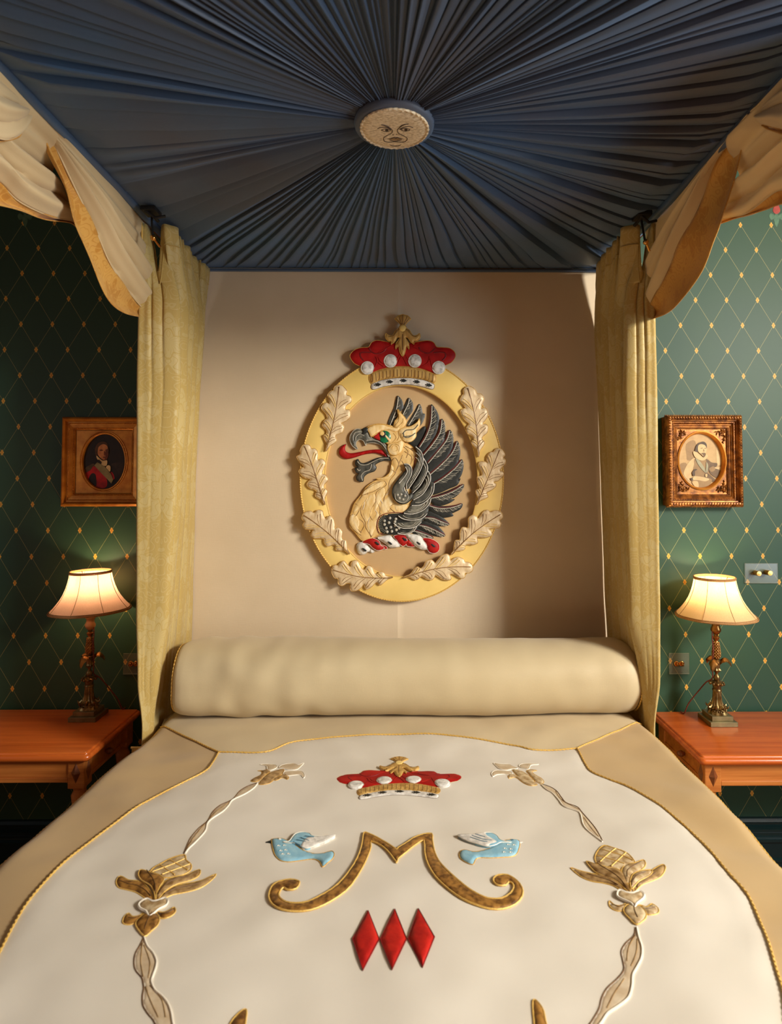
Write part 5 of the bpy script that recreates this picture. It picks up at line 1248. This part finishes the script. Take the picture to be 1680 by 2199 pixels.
# ------------------------------------------------------------------ lamps
def lampshade_mat(name, col, col2):
    N = NT(name); b = N.b
    v = N.coord((1, 1, 1)); f = N.ramp(N.noise(N.coord((300, 300, 60)), 1.0, 2), 0.3, 0.7)
    c = N.mix(f, lin(col), lin(col2))
    N.l(c, b.inputs['Base Color']); b.inputs['Roughness'].default_value = 0.7
    tr = N.n('ShaderNodeBsdfTranslucent'); N.l(c, tr.inputs['Color'])
    mx = N.n('ShaderNodeMixShader'); mx.inputs[0].default_value = 0.5
    N.l(b.outputs[0], mx.inputs[1]); N.l(tr.outputs[0], mx.inputs[2]); N.l(mx.outputs[0], N.o.inputs[0])
    MATS[name] = N.m
lampshade_mat('shade_pink', (255, 214, 184), (250, 204, 172)); lampshade_mat('shade_cream', (255, 226, 172), (252, 218, 160))
N = NT('bulb_glow'); N.b.inputs['Emission Color'].default_value = (1, 0.72, 0.38, 1); N.b.inputs['Emission Strength'].default_value = 6; N.b.inputs['Base Color'].default_value = (1, 0.9, 0.75, 1); MATS['bulb_glow'] = N.m
mat('shade_trim', (190, 140, 84), (150, 106, 58), rough=0.7, scale=400, bs=0.5)
mat('candle_cup', (206, 160, 112), (184, 136, 88), rough=0.4, metal=0.3, scale=20, bs=0)

def lamp(label, cx, cy, zb, shade, dz, tilt, cup, cord_side, leafrot, power, lcol, rot=0.0):
    t = thing('table_lamp', label, 'lamp', (cx, cy, zb), group='bedside lamps')
    h = 0.054
    def sq(mb, z0, z1, a, bev=0.0012):
        mb.box((cx-a, cy-a, z0), (cx+a, cy+a, z1), bev=bev)
    mb = MB(); sq(mb, zb, zb+0.018, h); sq(mb, zb+0.018, zb+0.036, 0.042); mb.build('plinth', 'bronze_base', t, smooth=False)
    # acanthus collar
    mb = MB()
    mb.lathe([(0.040, zb+0.036), (0.038, zb+0.042), (0.032, zb+0.052), (0.026, zb+0.060)], (cx, cy, 0), 32, rmod=lambda a, z: 1+0.07*math.cos(12*a))
    for k in range(24):
        a = 2*PI*k/24; rr = 0.034+0.003*(k % 2); mb.ball((cx+rr*math.cos(a), cy+rr*math.sin(a), zb+0.047+0.004*(k % 2)), 0.0042, n=6, m=4)
    mb.slim(cx, cy).build('leaf_collar', 'bronze', t)
    # fluted flare with curled leaf tips
    mb = MB()
    mb.lathe([(0.038, zb+0.058), (0.031, zb+0.062), (0.024, zb+0.072), (0.0195, zb+0.085), (0.0175, zb+0.10), (0.0165, zb+0.118), (0.0165, zb+0.122), (0.020, zb+0.124), (0.020, zb+0.130), (0.0165, zb+0.133), (0.018, zb+0.140), (0.018, zb+0.148), (0.012, zb+0.150)],
             (cx, cy, 0), 48, rmod=lambda a, z: 1+(0.10*math.cos(12*a) if z < zb+0.12 else 0))
    for k in range(8):
        a = 2*PI*k/8+0.2; c, s_ = math.cos(a), math.sin(a)
        mb.tube([(cx+r*c, cy+r*s_, zb+z) for r, z in ((0.026, 0.070), (0.036, 0.061), (0.044, 0.062), (0.047, 0.070))], [0.005, 0.006, 0.004, 0.0015], n=6)
    mb.slim(cx, cy).build('fluted_stem', 'bronze', t)
    # ring of rosettes
    mb = MB(); mb.lathe([(0.012, zb+0.148), (0.028, zb+0.152), (0.030, zb+0.156), (0.024, zb+0.161), (0.012, zb+0.165)], (cx, cy, 0), 40, rmod=lambda a, z: 1+0.09*math.cos(10*a))
    for k in range(10):
        a = 2*PI*k/10; mb.ball((cx+0.029*math.cos(a), cy+0.029*math.sin(a), zb+0.154), 0.0062, n=7, m=5)
    mb.slim(cx, cy).build('rosette_ring', 'bronze', t)
    mb = MB(); mb.lathe([(0.010, zb+0.162), (0.0125, zb+0.168), (0.0145, zb+0.176), (0.011, zb+0.184), (0.0055, zb+0.190), (0.007, zb+0.196), (0.014, zb+0.203), (0.018, zb+0.207), (0.013, zb+0.212), (0.014, zb+0.218), (0.015, zb+0.232), (0.018, zb+0.244), (0.012, zb+0.250)],
                        (cx, cy, 0), 24, rmod=lambda a, z: 1+(0.12*math.cos(9*a) if z > zb+0.198 and z < zb+0.22 else 0))
    mb.slim(cx, cy).build('knop', 'bronze', t)
    # three large drooping leaves
    for k in range(3):
        a = leafrot+2*PI*k/3; c, s_ = math.cos(a), math.sin(a); mb = MB(); rows = []
        for i in range(11):
            u = i/10; r = 0.010+0.052*u; z = zb+0.236+0.022*math.sin(u*2.5)-0.020*u*u*(1.0+0.3*k)
            w = 0.019*math.sin(PI*(0.12+0.85*u))**0.8*(1+0.16*math.sin(u*21))
            row = []
            for j in range(-4, 5):
                v = j/4.0; row.append((cx+r*c-s_*w*v, cy+r*s_+c*w*v, z+0.006*(1-abs(v))-0.006*v*v))
            rows.append(row)
        mb.grid(rows); mb.grid([[(p[0], p[1], p[2]-0.0022) for p in r] for r in rows], flip=True)
        mb.slim(cx, cy).build('spreading_leaf', 'bronze_bright', t)
    # chased baluster
    mb = MB(); mb.lathe([(0.008, zb+0.246), (0.013, zb+0.254), (0.0165, zb+0.262), (0.017, zb+0.275), (0.0150, zb+0.290), (0.0135, zb+0.305), (0.0115, zb+0.318), (0.0085, zb+0.323), (0.013, zb+0.330), (0.0155, zb+0.337), (0.009, zb+0.342), (0.010, zb+0.350)], (cx, cy, 0), 28)
    rn = random.Random(3)
    for i in range(11):
        z = zb+0.256+0.006*i; r = interp([0.254, 0.262, 0.275, 0.29, 0.305, 0.318], [0.013, 0.0165, 0.017, 0.015, 0.0135, 0.0115], z-zb)
        for k in range(9): a = 2*PI*(k+0.5*(i % 2))/9; mb.ball((cx+r*math.cos(a), cy+r*math.sin(a), z), 0.0034+0.0006*rn.random(), n=6, m=4)
    mb.slim(cx, cy).build('chased_stem', 'bronze_bright', t)
    mb = MB(); mb.lathe([(0.008, zb+0.348), (0.014, zb+0.352), (0.0215, zb+0.362), (0.0225, zb+0.370), (0.017, zb+0.380), (0.0165, zb+0.392), (0.0225, zb+0.398), (0.0225, zb+0.403), (0.010, zb+0.405)], (cx, cy, 0), 28); mb.slim(cx, cy).build('candle_cup', cup, t)
    # lampholder and bulb
    mb = MB(); mb.lathe([(0.008, zb+0.40), (0.008, zb+0.43), (0.014, zb+0.435), (0.014, zb+0.465), (0.010, zb+0.468)], (cx, cy, 0), 16); mb.slim(cx, cy).build('lampholder', 'brass', t)
    mb = MB(); mb.lathe([(0.006, zb+0.466), (0.010, zb+0.476), (0.020, zb+0.497), (0.022, zb+0.512), (0.014, zb+0.528), (0.0, zb+0.534)], (cx, cy, 0), 16); mb.slim(cx, cy).build('bulb', 'bulb_glow', t)
    # bell shade with eight panels
    z0 = zb+0.406+dz; H = 0.155
    pr = [(0, 0.1715), (0.04, 0.1655), (0.10, 0.156), (0.2, 0.1415), (0.32, 0.1265), (0.45, 0.1135), (0.6, 0.1025), (0.75, 0.0945), (0.88, 0.0895), (1.0, 0.0865)]
    npan = 8
    def rm(a, z):
        u = (a*npan/(2*PI)) % 1.0; return 1-0.020*math.sin(PI*u)*(1-(z-z0)/H*0.5)
    tl = math.radians(tilt)
    def T(p):
        x, z = p[0]-cx, p[2]-z0; return (cx+x*math.cos(tl)+z*math.sin(tl), p[1], z0-x*math.sin(tl)+z*math.cos(tl))
    sh = group_part('lamp_shade', t)
    mb = MB(); mb.lathe([(r, z0+H*f) for f, r in pr], (cx, cy, 0), 96, rmod=rm, cap=False, ang0=0.0); mb.v = [T(p) for p in mb.v]
    mb.slim(cx, cy).build('shade_cloth', shade, sh)
    mb = MB()
    for k in range(npan):
        a = 2*PI*k/npan
        mb.tube([T((cx+(r+0.0006)*math.cos(a), cy+(r+0.0006)*math.sin(a), z0+H*f)) for f, r in pr], 0.0011, n=5)
    mb.slim(cx, cy).build('panel_seam', 'shade_trim', sh)
    mb = MB()
    for f0, rr, th in ((0.0, 0.172, 0.0032), (0.035, 0.1675, 0.0022), (1.0, 0.0868, 0.0032), (0.965, 0.0872, 0.0022)):
        mb.tube([T((cx+rr*rm(a, z0+H*f0)*math.cos(a), cy+rr*rm(a, z0+H*f0)*math.sin(a), z0+H*f0)) for a in np.linspace(0, 2*PI, 96, endpoint=False)], th, n=6, closed=True)
    mb.slim(cx, cy).build('braid_trim', 'shade_trim', sh)
    mb = MB()
    for k in range(3):
        a = 2*PI*k/3+0.4; mb.tube([T((cx+0.014*math.cos(a), cy+0.014*math.sin(a), z0+0.035)), T((cx+0.084*math.cos(a), cy+0.084*math.sin(a), z0+H-0.004))], 0.0014, n=5)
    mb.slim(cx, cy).build('shade_carrier', 'brass', sh)
    # braided flex
    mb = MB()
    s = cord_side
    pts = [(cx+s*0.017, cy-0.006, zb+0.362), (cx+s*0.018, cy-0.006, zb+0.33), (cx+s*0.017, cy-0.010, zb+0.29), (cx+s*0.020, cy-0.008, zb+0.245), (cx+s*0.020, cy-0.006, zb+0.21), (cx+s*0.016, cy+0.004, zb+0.172), (cx+s*0.034, cy+0.02, zb+0.150), (cx+s*0.055, cy+0.045, zb+0.105),
           (cx+s*0.085, cy+0.065, zb+0.05), (cx+s*0.10, cy+0.075, zb+0.006), (cx+s*0.103, min(cy+0.10, -0.02), zb+0.0045)]
    q = resample(cat_rom(pts, False, 8), 0.0018); mb.tube(q, 0.0024, n=6, lobes=2, twist=700); mb.build('flex', 'cord_brown', t)
    # the light of the bulb itself
    L = bpy.data.lights.new('bulb_light', 'POINT'); L.energy = power; L.color = lcol; L.shadow_soft_size = 0.022
    lo = bpy.data.objects.new('bulb_light', L); C.objects.link(lo); lo.parent = t; lo.location = (0, 0, 0.560-0.03)
    return t
LPL, LPR = 3.1, 3.3
lamp('bronze lamp with pink panelled shade on the left table', -1.255, -0.115, 0.7732, 'shade_pink', 0.023, -0.8, 'candle_cup', 1, 0.35, LPL, (1.0, 0.66, 0.40))
lamp('bronze lamp with cream panelled shade on the right table', 1.2745, -0.138, 0.7572, 'shade_cream', 0.016, -0.6, 'bronze_bright', -1, -0.25, LPR, (1.0, 0.74, 0.44))

# ------------------------------------------------------------------ switches on clear plates
N = NT('clear_plate'); N.b.inputs['Base Color'].default_value = (0.9, 0.93, 0.9, 1)
tp = N.n('ShaderNodeBsdfTransparent'); gl = N.n('ShaderNodeMixShader'); gl.inputs[0].default_value = 0.22
g1 = N.n('ShaderNodeBsdfDiffuse'); g1.inputs[0].default_value = (0.55, 0.52, 0.38, 1); g2 = N.n('ShaderNodeBsdfGlossy'); g2.inputs['Roughness'].default_value = 0.2
N.l(g1.outputs[0], gl.inputs[1]); N.l(g2.outputs[0], gl.inputs[2])
mx = N.n('ShaderNodeMixShader'); mx.inputs[0].default_value = 0.12; N.l(tp.outputs[0], mx.inputs[1]); N.l(gl.outputs[0], mx.inputs[2]); N.l(mx.outputs[0], N.o.inputs[0]); MATS['clear_plate'] = N.m
mat('plate_edge', (150, 156, 132), (132, 138, 116), rough=0.15, scale=10, bs=0)
def switch(label, p0, p1, knobs, kind):
    a, b = on_y(*p0, -0.006), on_y(*p1, -0.006); x0, x1, z0, z1 = a.x, b.x, b.z, a.z
    t = thing('wall_switch' if kind == 't' else 'dimmer_switch', label, 'switch', ((x0+x1)/2, 0, (z0+z1)/2), group=None)
    mb = MB(); mb.box((x0, -0.0055, z0), (x1, -0.0012, z1)); mb.build('clear_plate', 'clear_plate', t, smooth=False)
    mb = MB(); mb.tube([(x0, -0.0055, z0), (x1, -0.0055, z0), (x1, -0.0055, z1), (x0, -0.0055, z1)], 0.0007, n=4, closed=True)
    for z in (z0,): mb.box((x0, -0.0058, z-0.0004), (x1, -0.0002, z+0.0012))
    mb.build('plate_rim', 'plate_edge', t, smooth=False)
    for px, py in knobs:
        mb = MB()
        if kind == 't':
            p = on_y(px, py, -0.012); c = (p.x, 0, p.z)
            mb.lathe([(0.0112, 0.0055), (0.0112, 0.008), (0.010, 0.0095), (0.0075, 0.0098), (0.0068, 0.0085), (0.0, 0.0085)], c, 24, axis='y')
            mb.ball((c[0], -0.013, c[2]), 0.0042, n=10, m=6); mb.tube([(c[0], -0.012, c[2]), (c[0]+0.001, -0.020, c[2]-0.006)], [0.003, 0.0042], n=8)
            mb.build('toggle', 'brass', t)
        else:
            p = on_y(px, py, -0.034); c = (p.x, 0, p.z)
            mb.lathe([(0.0105, 0.0055), (0.0105, 0.0330), (0.0100, 0.0340), (0.0, 0.0342)], c, 28, axis='y')
            mb.build('dimmer_knob', 'brass', t)
switch('clear double toggle switch plate above the left table, partly behind the curtain', (265, 1403.5), (308, 1448), [(280, 1425.5), (291, 1425.5)], 't')
switch('clear double toggle switch plate above the right table beside the curtain', (1437.7, 1402.9), (1481, 1447.4), [(1454.8, 1426), (1465.8, 1426)], 't')
switch('clear plate with two brass dimmer knobs above the right lamp', (1600.5, 1210), (1672, 1252.5), [(1631, 1232), (1655, 1231)], 'd')

# ------------------------------------------------------------------ framed portraits
def frame_rect(mb, x0, x1, z0, z1, prof, mi=0):
    """prof: (inset, depth) from the wall outwards round a mitred rectangle"""
    rows = []
    for ins, d in prof:
        rows.append([(x0+ins, -d, z0+ins), (x1-ins, -d, z0+ins), (x1-ins, -d, z1-ins), (x0+ins, -d, z1-ins)])
    mb.grid(rows, closed=True, mi=mi)
def bead_rect(mb, x0, x1, z0, z1, ins, d, r, mi=0, sc=(1, 1, 1)):
    x0, x1, z0, z1 = x0+ins, x1-ins, z0+ins, z1-ins
    nx, nz = int((x1-x0)/(r*2.15)), int((z1-z0)/(r*2.15))
    for i in range(nx+1):
        x = lerp(x0, x1, i/nx)
        for z in (z0, z1): mb.ball((x, -d, z), r, mi, n=6, m=4, sc=sc)
    for i in range(1, nz):
        z = lerp(z0, z1, i/nz)
        for x in (x0, x1): mb.ball((x, -d, z), r, mi, n=6, m=4, sc=(sc[2], sc[1], sc[0]))
def oval_mat(mb, x0, x1, z0, z1, cx, cz, a, b, d, d2, mi=0, n=96):
    """flat spandrel board with an oval opening"""
    inner = []; outer = []
    for k in range(n):
        t = 2*PI*k/n; c, s_ = math.cos(t), math.sin(t); inner.append((cx+a*c, cz+b*s_))
        q = []
        if c > 1e-9: q.append((x1-cx)/c)
        if c < -1e-9: q.append((x0-cx)/c)
        if s_ > 1e-9: q.append((z1-cz)/s_)
        if s_ < -1e-9: q.append((z0-cz)/s_)
        m_ = min(q); outer.append((cx+m_*c, cz+m_*s_))
    mb.grid([[(x, -d, z) for x, z in outer], [(x, -d, z) for x, z in inner], [(x, -d2, z) for x, z in inner]], closed=True, mi=mi)
def paint(name, m, scl=40): mat(name, m[0], m[1], rough=0.6, scale=scl, bs=0.1, lo=0.35, hi=0.7)
for nm, c in (('p_dark', ((22, 14, 8), (38, 24, 12))), ('p_brown', ((52, 34, 18), (34, 22, 12))), ('p_skin', ((228, 158, 98), (190, 112, 60))), ('p_skin_dark', ((128, 66, 34), (104, 50, 26))), ('p_red', ((206, 22, 18), (150, 12, 12))),
              ('p_sash', ((160, 146, 98), (126, 114, 74))), ('p_white', ((236, 208, 152), (200, 168, 114))), ('p_hair', ((96, 62, 30), (60, 38, 18))), ('p_epaul', ((92, 70, 38), (62, 46, 24))),
              ('s_paper', ((206, 170, 112), (192, 154, 98))), ('s_dark', ((120, 92, 56), (96, 72, 42))), ('s_mid', ((166, 132, 82), (148, 114, 70))), ('s_light', ((222, 190, 134), (208, 174, 118))), ('s_deep', ((74, 56, 36), (92, 70, 44))), ('s_blue', ((170, 164, 128), (156, 148, 114)))):
    paint(nm, c)
def flat_art(mbp, T, d, shapes, mats):
    for i, (m_, pts, sm) in enumerate(shapes):
        P = cat_rom(pts, True, 4) if sm else pts
        q = [T(*p) for p in P]
        from mathutils.geometry import tessellate_polygon
        dd = d+0.0002*(i+1)
        tri = tessellate_polygon([[Vector((a, b, 0)) for a, b in q]])
        f = []
        for t in tri:
            (ax, az), (bx, bz), (cx_, cz_) = q[t[0]], q[t[1]], q[t[2]]
            ar = (bx-ax)*(cz_-az)-(cx_-ax)*(bz-az); f.append(tuple(t) if ar > 0 else tuple(reversed(t)))
        mbp.add([(a, -dd, b) for a, b in q], f, mats.index(m_))
# left: officer in a red coat
def F1(d): return lambda x, y: (lambda p: (p.x, p.z))(on_y(130+x/9.333, 880+y/9.333, -d))
T0 = F1(0.028); x0, z1 = T0(20, 140); x1, z0 = T0(1650, 1940)
pl_ = thing('framed_portrait', 'gilt framed oval portrait of a person in a red coat, left of the bed', 'painting', ((x0+x1)/2, 0, z0), group=None)
mb = MB()
frame_rect(mb, x0, x1, z0, z1, [(0.0, 0.001), (0.0, 0.020), (0.004, 0.028), (0.010, 0.031), (0.016, 0.028), (0.020, 0.020), (0.026, 0.019), (0.030, 0.022), (0.034, 0.0215), (0.046, 0.019), (0.049, 0.016), (0.054, 0.0115), (0.057, 0.0115)])
c0 = T0(838, 0)[0]; ocx, ocz = F1(0.012)(866, 1035); oa = (F1(0.012)(1300, 1035)[0]-F1(0.012)(432, 1035)[0])/2; ob = (F1(0.012)(866, 470)[1]-F1(0.012)(866, 1600)[1])/2
oval_mat(mb, x0+0.055, x1-0.055, z0+0.055, z1-0.055, ocx, ocz, oa, ob, 0.0115, 0.004)
mb.build('gilt_frame', 'gilt', pl_, smooth=False)
mb = MB(); bead_rect(mb, x0, x1, z0, z1, 0.028, 0.0222, 0.0027); bead_rect(mb, x0, x1, z0, z1, 0.049, 0.0180, 0.0028)
for k in range(96):
    t = 2*PI*k/96; mb.ball((ocx+(oa+0.006)*math.cos(t), -0.0130, ocz+(ob+0.006)*math.sin(t)), 0.0021, n=6, m=4)
mb.build('bead_moulding', 'gilt', pl_)
mb = MB(); rows = []
for w, d in ((0.012, 0.011), (0.011, 0.014), (0.009, 0.0145), (0.004, 0.0115), (0.003, 0.014), (0.0, 0.0145), (-0.003, 0.012), (-0.004, 0.005)):
    rows.append([(ocx+(oa+w)*math.cos(t), -d, ocz+(ob+w)*math.sin(t)) for t in np.linspace(0, 2*PI, 96, endpoint=False)])
mb.grid(rows, closed=True); mb.build('oval_moulding', 'gilt', pl_)
pm = ['p_dark', 'p_brown', 'p_skin', 'p_skin_dark', 'p_red', 'p_sash', 'p_white', 'p_hair', 'p_epaul']
P1 = F1(0.006); mb = MB()
shapes = [('p_dark', ell(866, 1035, 430, 560, 40), False), ('p_brown', [(1000, 1100), (1200, 1060), (1260, 1180), (1200, 1380), (1100, 1460), (1040, 1300)], True),
          ('p_dark', [(560, 1380), (600, 1200), (760, 1050), (960, 1080), (1120, 1200), (1160, 1400), (1020, 1530), (860, 1570), (700, 1540)], True),
          ('p_epaul', [(490, 1180), (560, 1120), (660, 1080), (680, 1160), (620, 1220), (500, 1260)], True),
          ('p_red', [(510, 1270), (600, 1210), (660, 1130), (760, 1200), (880, 1320), (925, 1400), (930, 1520), (860, 1570), (740, 1550), (620, 1490), (550, 1390)], True),
          ('p_red', [(1010, 1240), (1060, 1290), (1080, 1370), (1050, 1400), (1000, 1340)], True),
          ('p_dark', [(560, 1400), (620, 1280), (700, 1300), (720, 1480), (700, 1530), (610, 1470)], True),
          ('p_hair', [(700, 900), (690, 780), (740, 680), (830, 640), (920, 660), (960, 760), (940, 860), (900, 780), (820, 740), (760, 800), (740, 900), (720, 930)], True),
          ('p_skin', [(750, 800), (770, 740), (840, 690), (920, 710), (955, 800), (960, 900), (930, 980), (880, 1010), (820, 980), (770, 930), (745, 880)], True),
          ('p_skin_dark', [(920, 790), (955, 800), (960, 900), (930, 985), (880, 1010), (905, 930), (900, 850)], True), ('p_skin_dark', [(780, 810), (820, 795), (850, 810), (840, 825), (800, 825)], True), ('p_skin_dark', [(900, 800), (940, 800), (935, 822), (905, 825)], True),
          ('p_skin_dark', [(850, 945), (915, 940), (910, 962), (870, 968)], True), ('p_skin_dark', [(880, 820), (915, 905), (880, 915), (870, 880)], True),
          ('p_white', [(730, 920), (770, 960), (850, 1020), (930, 1010), (940, 1060), (920, 1120), (860, 1120), (780, 1050), (725, 960)], True),
          ('p_brown', [(745, 1000), (780, 1000), (830, 1050), (820, 1090), (760, 1050)], False),
          ('p_sash', [(680, 1115), (740, 1050), (880, 1130), (1010, 1280), (1060, 1400), (1020, 1480), (950, 1400), (840, 1290)], False),
          ('p_white', [(915, 1150), (960, 1110), (1005, 1140), (995, 1240), (950, 1200)], True), ('p_hair', [(950, 760), (970, 800), (965, 880), (950, 840)], True)]
flat_art(mb, P1, 0.004, shapes, pm); mb.build('canvas', pm, pl_, smooth=False)
# right: person with a ruff
def F2(d): return lambda x, y: (lambda p: (p.x, p.z))(on_y(1410+x/8.4, 880+y/8.4, -d))
xb0, zb1 = F2(0.0)(80, 112)[0], F2(0.062)(0, 95)[1]; T2 = F2(0.062); x0, _ = T2(195, 0); x1, z0 = T2(1590, 1750); z1 = zb1
pr_ = thing('framed_portrait', 'deep carved gilt frame with sepia portrait of a person in a ruff', 'painting', ((x0+x1)/2, 0, z0), group=None)
mb = MB()
frame_rect(mb, x0-0.002, x1+0.002, z0, z1, [(0.004, 0.001), (0.004, 0.030), (0.0, 0.036), (0.0, 0.050), (0.004, 0.060), (0.010, 0.064), (0.017, 0.062), (0.020, 0.054), (0.024, 0.053), (0.027, 0.046), (0.033, 0.046), (0.037, 0.040), (0.041, 0.041), (0.045, 0.036), (0.049, 0.037), (0.052, 0.030), (0.058, 0.028)])
ocx, ocz = F2(0.03)(825, 915); oa = (F2(0.03)(1245, 0)[0]-F2(0.03)(405, 0)[0])/2; ob = (F2(0.03)(0, 400)[1]-F2(0.03)(0, 1430)[1])/2
oval_mat(mb, x0+0.054, x1-0.054, z0+0.054, z1-0.054, ocx, ocz, oa, ob, 0.028, 0.012)
mb.build('carved_frame', 'gilt_dark', pr_, smooth=False)
mb = MB(); bead_rect(mb, x0, x1, z0, z1, 0.011, 0.0635, 0.0052, sc=(0.8, 0.8, 1.2)); bead_rect(mb, x0, x1, z0, z1, 0.031, 0.047, 0.0032); bead_rect(mb, x0, x1, z0, z1, 0.0, 0.045, 0.0036); bead_rect(mb, x0, x1, z0, z1, 0.051, 0.0335, 0.0021)
mb.build('bead_moulding', 'gilt_dark', pr_)
mb = MB(); rows = []
for w, d in ((0.006, 0.027), (0.005, 0.032), (0.0, 0.0335), (-0.003, 0.030), (-0.006, 0.020), (-0.008, 0.0125)):
    rows.append([(ocx+(oa+w)*math.cos(t), -d, ocz+(ob+w)*math.sin(t)) for t in np.linspace(0, 2*PI, 96, endpoint=False)])
mb.grid(rows, closed=True); mb.build('oval_moulding', 'gilt', pr_)
rn = random.Random(11)
for sx in (-1, 1):
    for sz in (-1, 1):
        mb = MB(); cx, cz = (x0+x1)/2+sx*((x1-x0)/2-0.066), (z0+z1)/2+sz*((z1-z0)/2-0.070)
        for k in range(34):
            a = rn.uniform(0, 2*PI); L = rn.uniform(0.008, 0.018); u_ = rn.uniform(-1, 1); bx, bz = cx-sx*0.026*max(u_, 0)+rn.uniform(-0.004, 0.004), cz-sz*0.034*max(-u_, 0)+rn.uniform(-0.005, 0.005)
            p = [(bx, -0.029, bz), (bx+L*0.5*math.cos(a), -0.032, bz+L*0.5*math.sin(a)), (bx+L*math.cos(a+0.5), -0.029, bz+L*math.sin(a+0.5))]
            if abs(p[2][0]-(x0+x1)/2) < (x1-x0)/2-0.055 and abs(p[2][2]-(z0+z1)/2) < (z1-z0)/2-0.055 and ((p[2][0]-ocx)/(oa+0.008))**2+((p[2][2]-ocz)/(ob+0.008))**2 > 1: mb.tube(p, [0.0016, 0.0024, 0.0008], n=5)
        for k in range(6): mb.ball((cx+rn.uniform(-0.009, 0.009), -0.0295, cz+rn.uniform(-0.009, 0.009)), 0.0028, n=6, m=4)
        mb.build('carved_spray', 'gilt_dark', pr_)
P2 = F2(0.014); mb = MB()
sm_ = ['s_paper', 's_dark', 's_mid', 's_light', 's_deep', 's_blue']
shapes = [('s_paper', ell(825, 915, 410, 510, 40), False), ('s_mid', [(540, 620), (700, 560), (720, 860), (570, 915), (545, 820)], True), ('s_mid', [(430, 980), (540, 960), (560, 1080), (500, 1180), (440, 1100)], True),
          ('s_light', [(1080, 600), (1190, 760), (1200, 1000), (1090, 1000)], False), ('s_light', [(1050, 1040), (1190, 1030), (1170, 1110), (1060, 1100)], False),
          ('s_light', [(700, 870), (600, 930), (520, 1060), (495, 1160), (560, 1260), (620, 1290), (640, 1150), (700, 1030)], True),
          ('s_mid', [(700, 880), (900, 880), (980, 960), (940, 1120), (990, 1200), (860, 1260), (700, 1200), (660, 1100), (680, 980)], True),
          ('s_dark', [(900, 890), (1000, 950), (1095, 965), (1080, 1030), (980, 1040), (940, 1100), (920, 980)], True), ('s_dark', [(900, 1140), (1000, 1200), (1060, 1260), (1020, 1300), (930, 1240), (860, 1200)], True),
          ('s_dark', [(1000, 1050), (1130, 1080), (1170, 1120), (1100, 1230), (980, 1160), (950, 1080)], True), ('s_mid', [(950, 1060), (1030, 1020), (1060, 1080), (990, 1120)], True),
          ('s_mid', [(640, 1280), (700, 1190), (880, 1220), (1000, 1260), (950, 1360), (830, 1410), (700, 1380)], True), ('s_light', [(680, 1200), (820, 1210), (950, 1250), (880, 1290), (760, 1270), (660, 1260)], True), ('s_light', [(640, 1300), (740, 1290), (760, 1390), (700, 1390)], True),
          ('s_blue', [(705, 885), (740, 880), (850, 1020), (890, 1130), (850, 1110), (760, 1000)], True), ('s_blue', [(900, 940), (930, 1000), (920, 1120), (890, 1120), (895, 1020)], True), ('s_light', [(880, 1160), (915, 1160), (910, 1210), (885, 1210)], True),
          ('s_light', [(660, 760), (720, 760), (840, 860), (900, 800), (920, 850), (860, 910), (780, 910), (690, 850)], True),
          ('s_deep', [(690, 740), (720, 640), (780, 590), (850, 575), (900, 620), (905, 700), (880, 660), (800, 630), (760, 650), (750, 700), (740, 760), (710, 760)], True),
          ('s_light', [(750, 650), (800, 620), (870, 640), (900, 700), (890, 770), (860, 850), (800, 800), (750, 750)], True), ('s_dark', [(800, 790), (850, 775), (885, 790), (860, 855), (830, 810)], True), ('s_mid', [(790, 690), (830, 685), (825, 700), (795, 702)], True),
          ('s_mid', [(860, 690), (890, 690), (888, 702), (862, 702)], True), ('s_mid', [(845, 700), (865, 750), (840, 757)], False), ('s_deep', [(640, 1130), (690, 1070), (730, 1080), (690, 1110), (690, 1180), (660, 1190)], True), ('s_deep', [(610, 1230), (650, 1240), (640, 1280), (620, 1270)], True)]
flat_art(mb, P2, 0.013, shapes, sm_); mb.build('engraving', sm_, pr_, smooth=False)
# ------------------------------------------------------------------ light
def area(name, loc, rot, sx, sy, e, col):
    L = bpy.data.lights.new(name, 'AREA'); L.shape = 'RECTANGLE'; L.size = sx; L.size_y = sy; L.energy = e; L.color = col
    o = bpy.data.objects.new(name, L); C.objects.link(o); o.location = loc; o.rotation_euler = rot; return o
# daylight entering the two windows
a, b, z0, z1 = WR[0]
area('daylight_right_upper', (RX+0.25, (a+b)/2, 2.82), (0, math.radians(90), 0), 0.8, (b-a)*0.75, 228, (1.0, 0.945, 0.86))
area('daylight_right_lower', (RX+0.25, (a+b)/2, 1.5), (0, math.radians(90), 0), 1.3, b-a, 46, (0.74, 0.88, 1.0))
a, b, z0, z1 = WL[0]
area('daylight_left', (LX-0.25, (a+b)/2, 2.0), (0, math.radians(-90), 0), 1.1, b-a, 4.5, (0.9, 0.96, 1.0))
w = bpy.data.worlds.new('world'); S.world = w; w.use_nodes = True
w.node_tree.nodes['Background'].inputs[0].default_value = (0.6, 0.75, 1.0, 1); w.node_tree.nodes['Background'].inputs[1].default_value = 0.3
S.view_settings.view_transform = 'Standard'; S.view_settings.look = 'None'; S.view_settings.exposure = 0.45; S.view_settings.gamma = 1.0
S.view_settings.use_curve_mapping = False
S.cycles.use_denoising = True
try: S.cycles.denoiser = 'OPENIMAGEDENOISE'
except Exception: pass
S.cycles.max_bounces = 8; S.cycles.diffuse_bounces = 4; S.cycles.transparent_max_bounces = 8
S.cycles.sample_clamp_indirect = 4.0
S.cycles.caustics_reflective = False; S.cycles.caustics_refractive = False
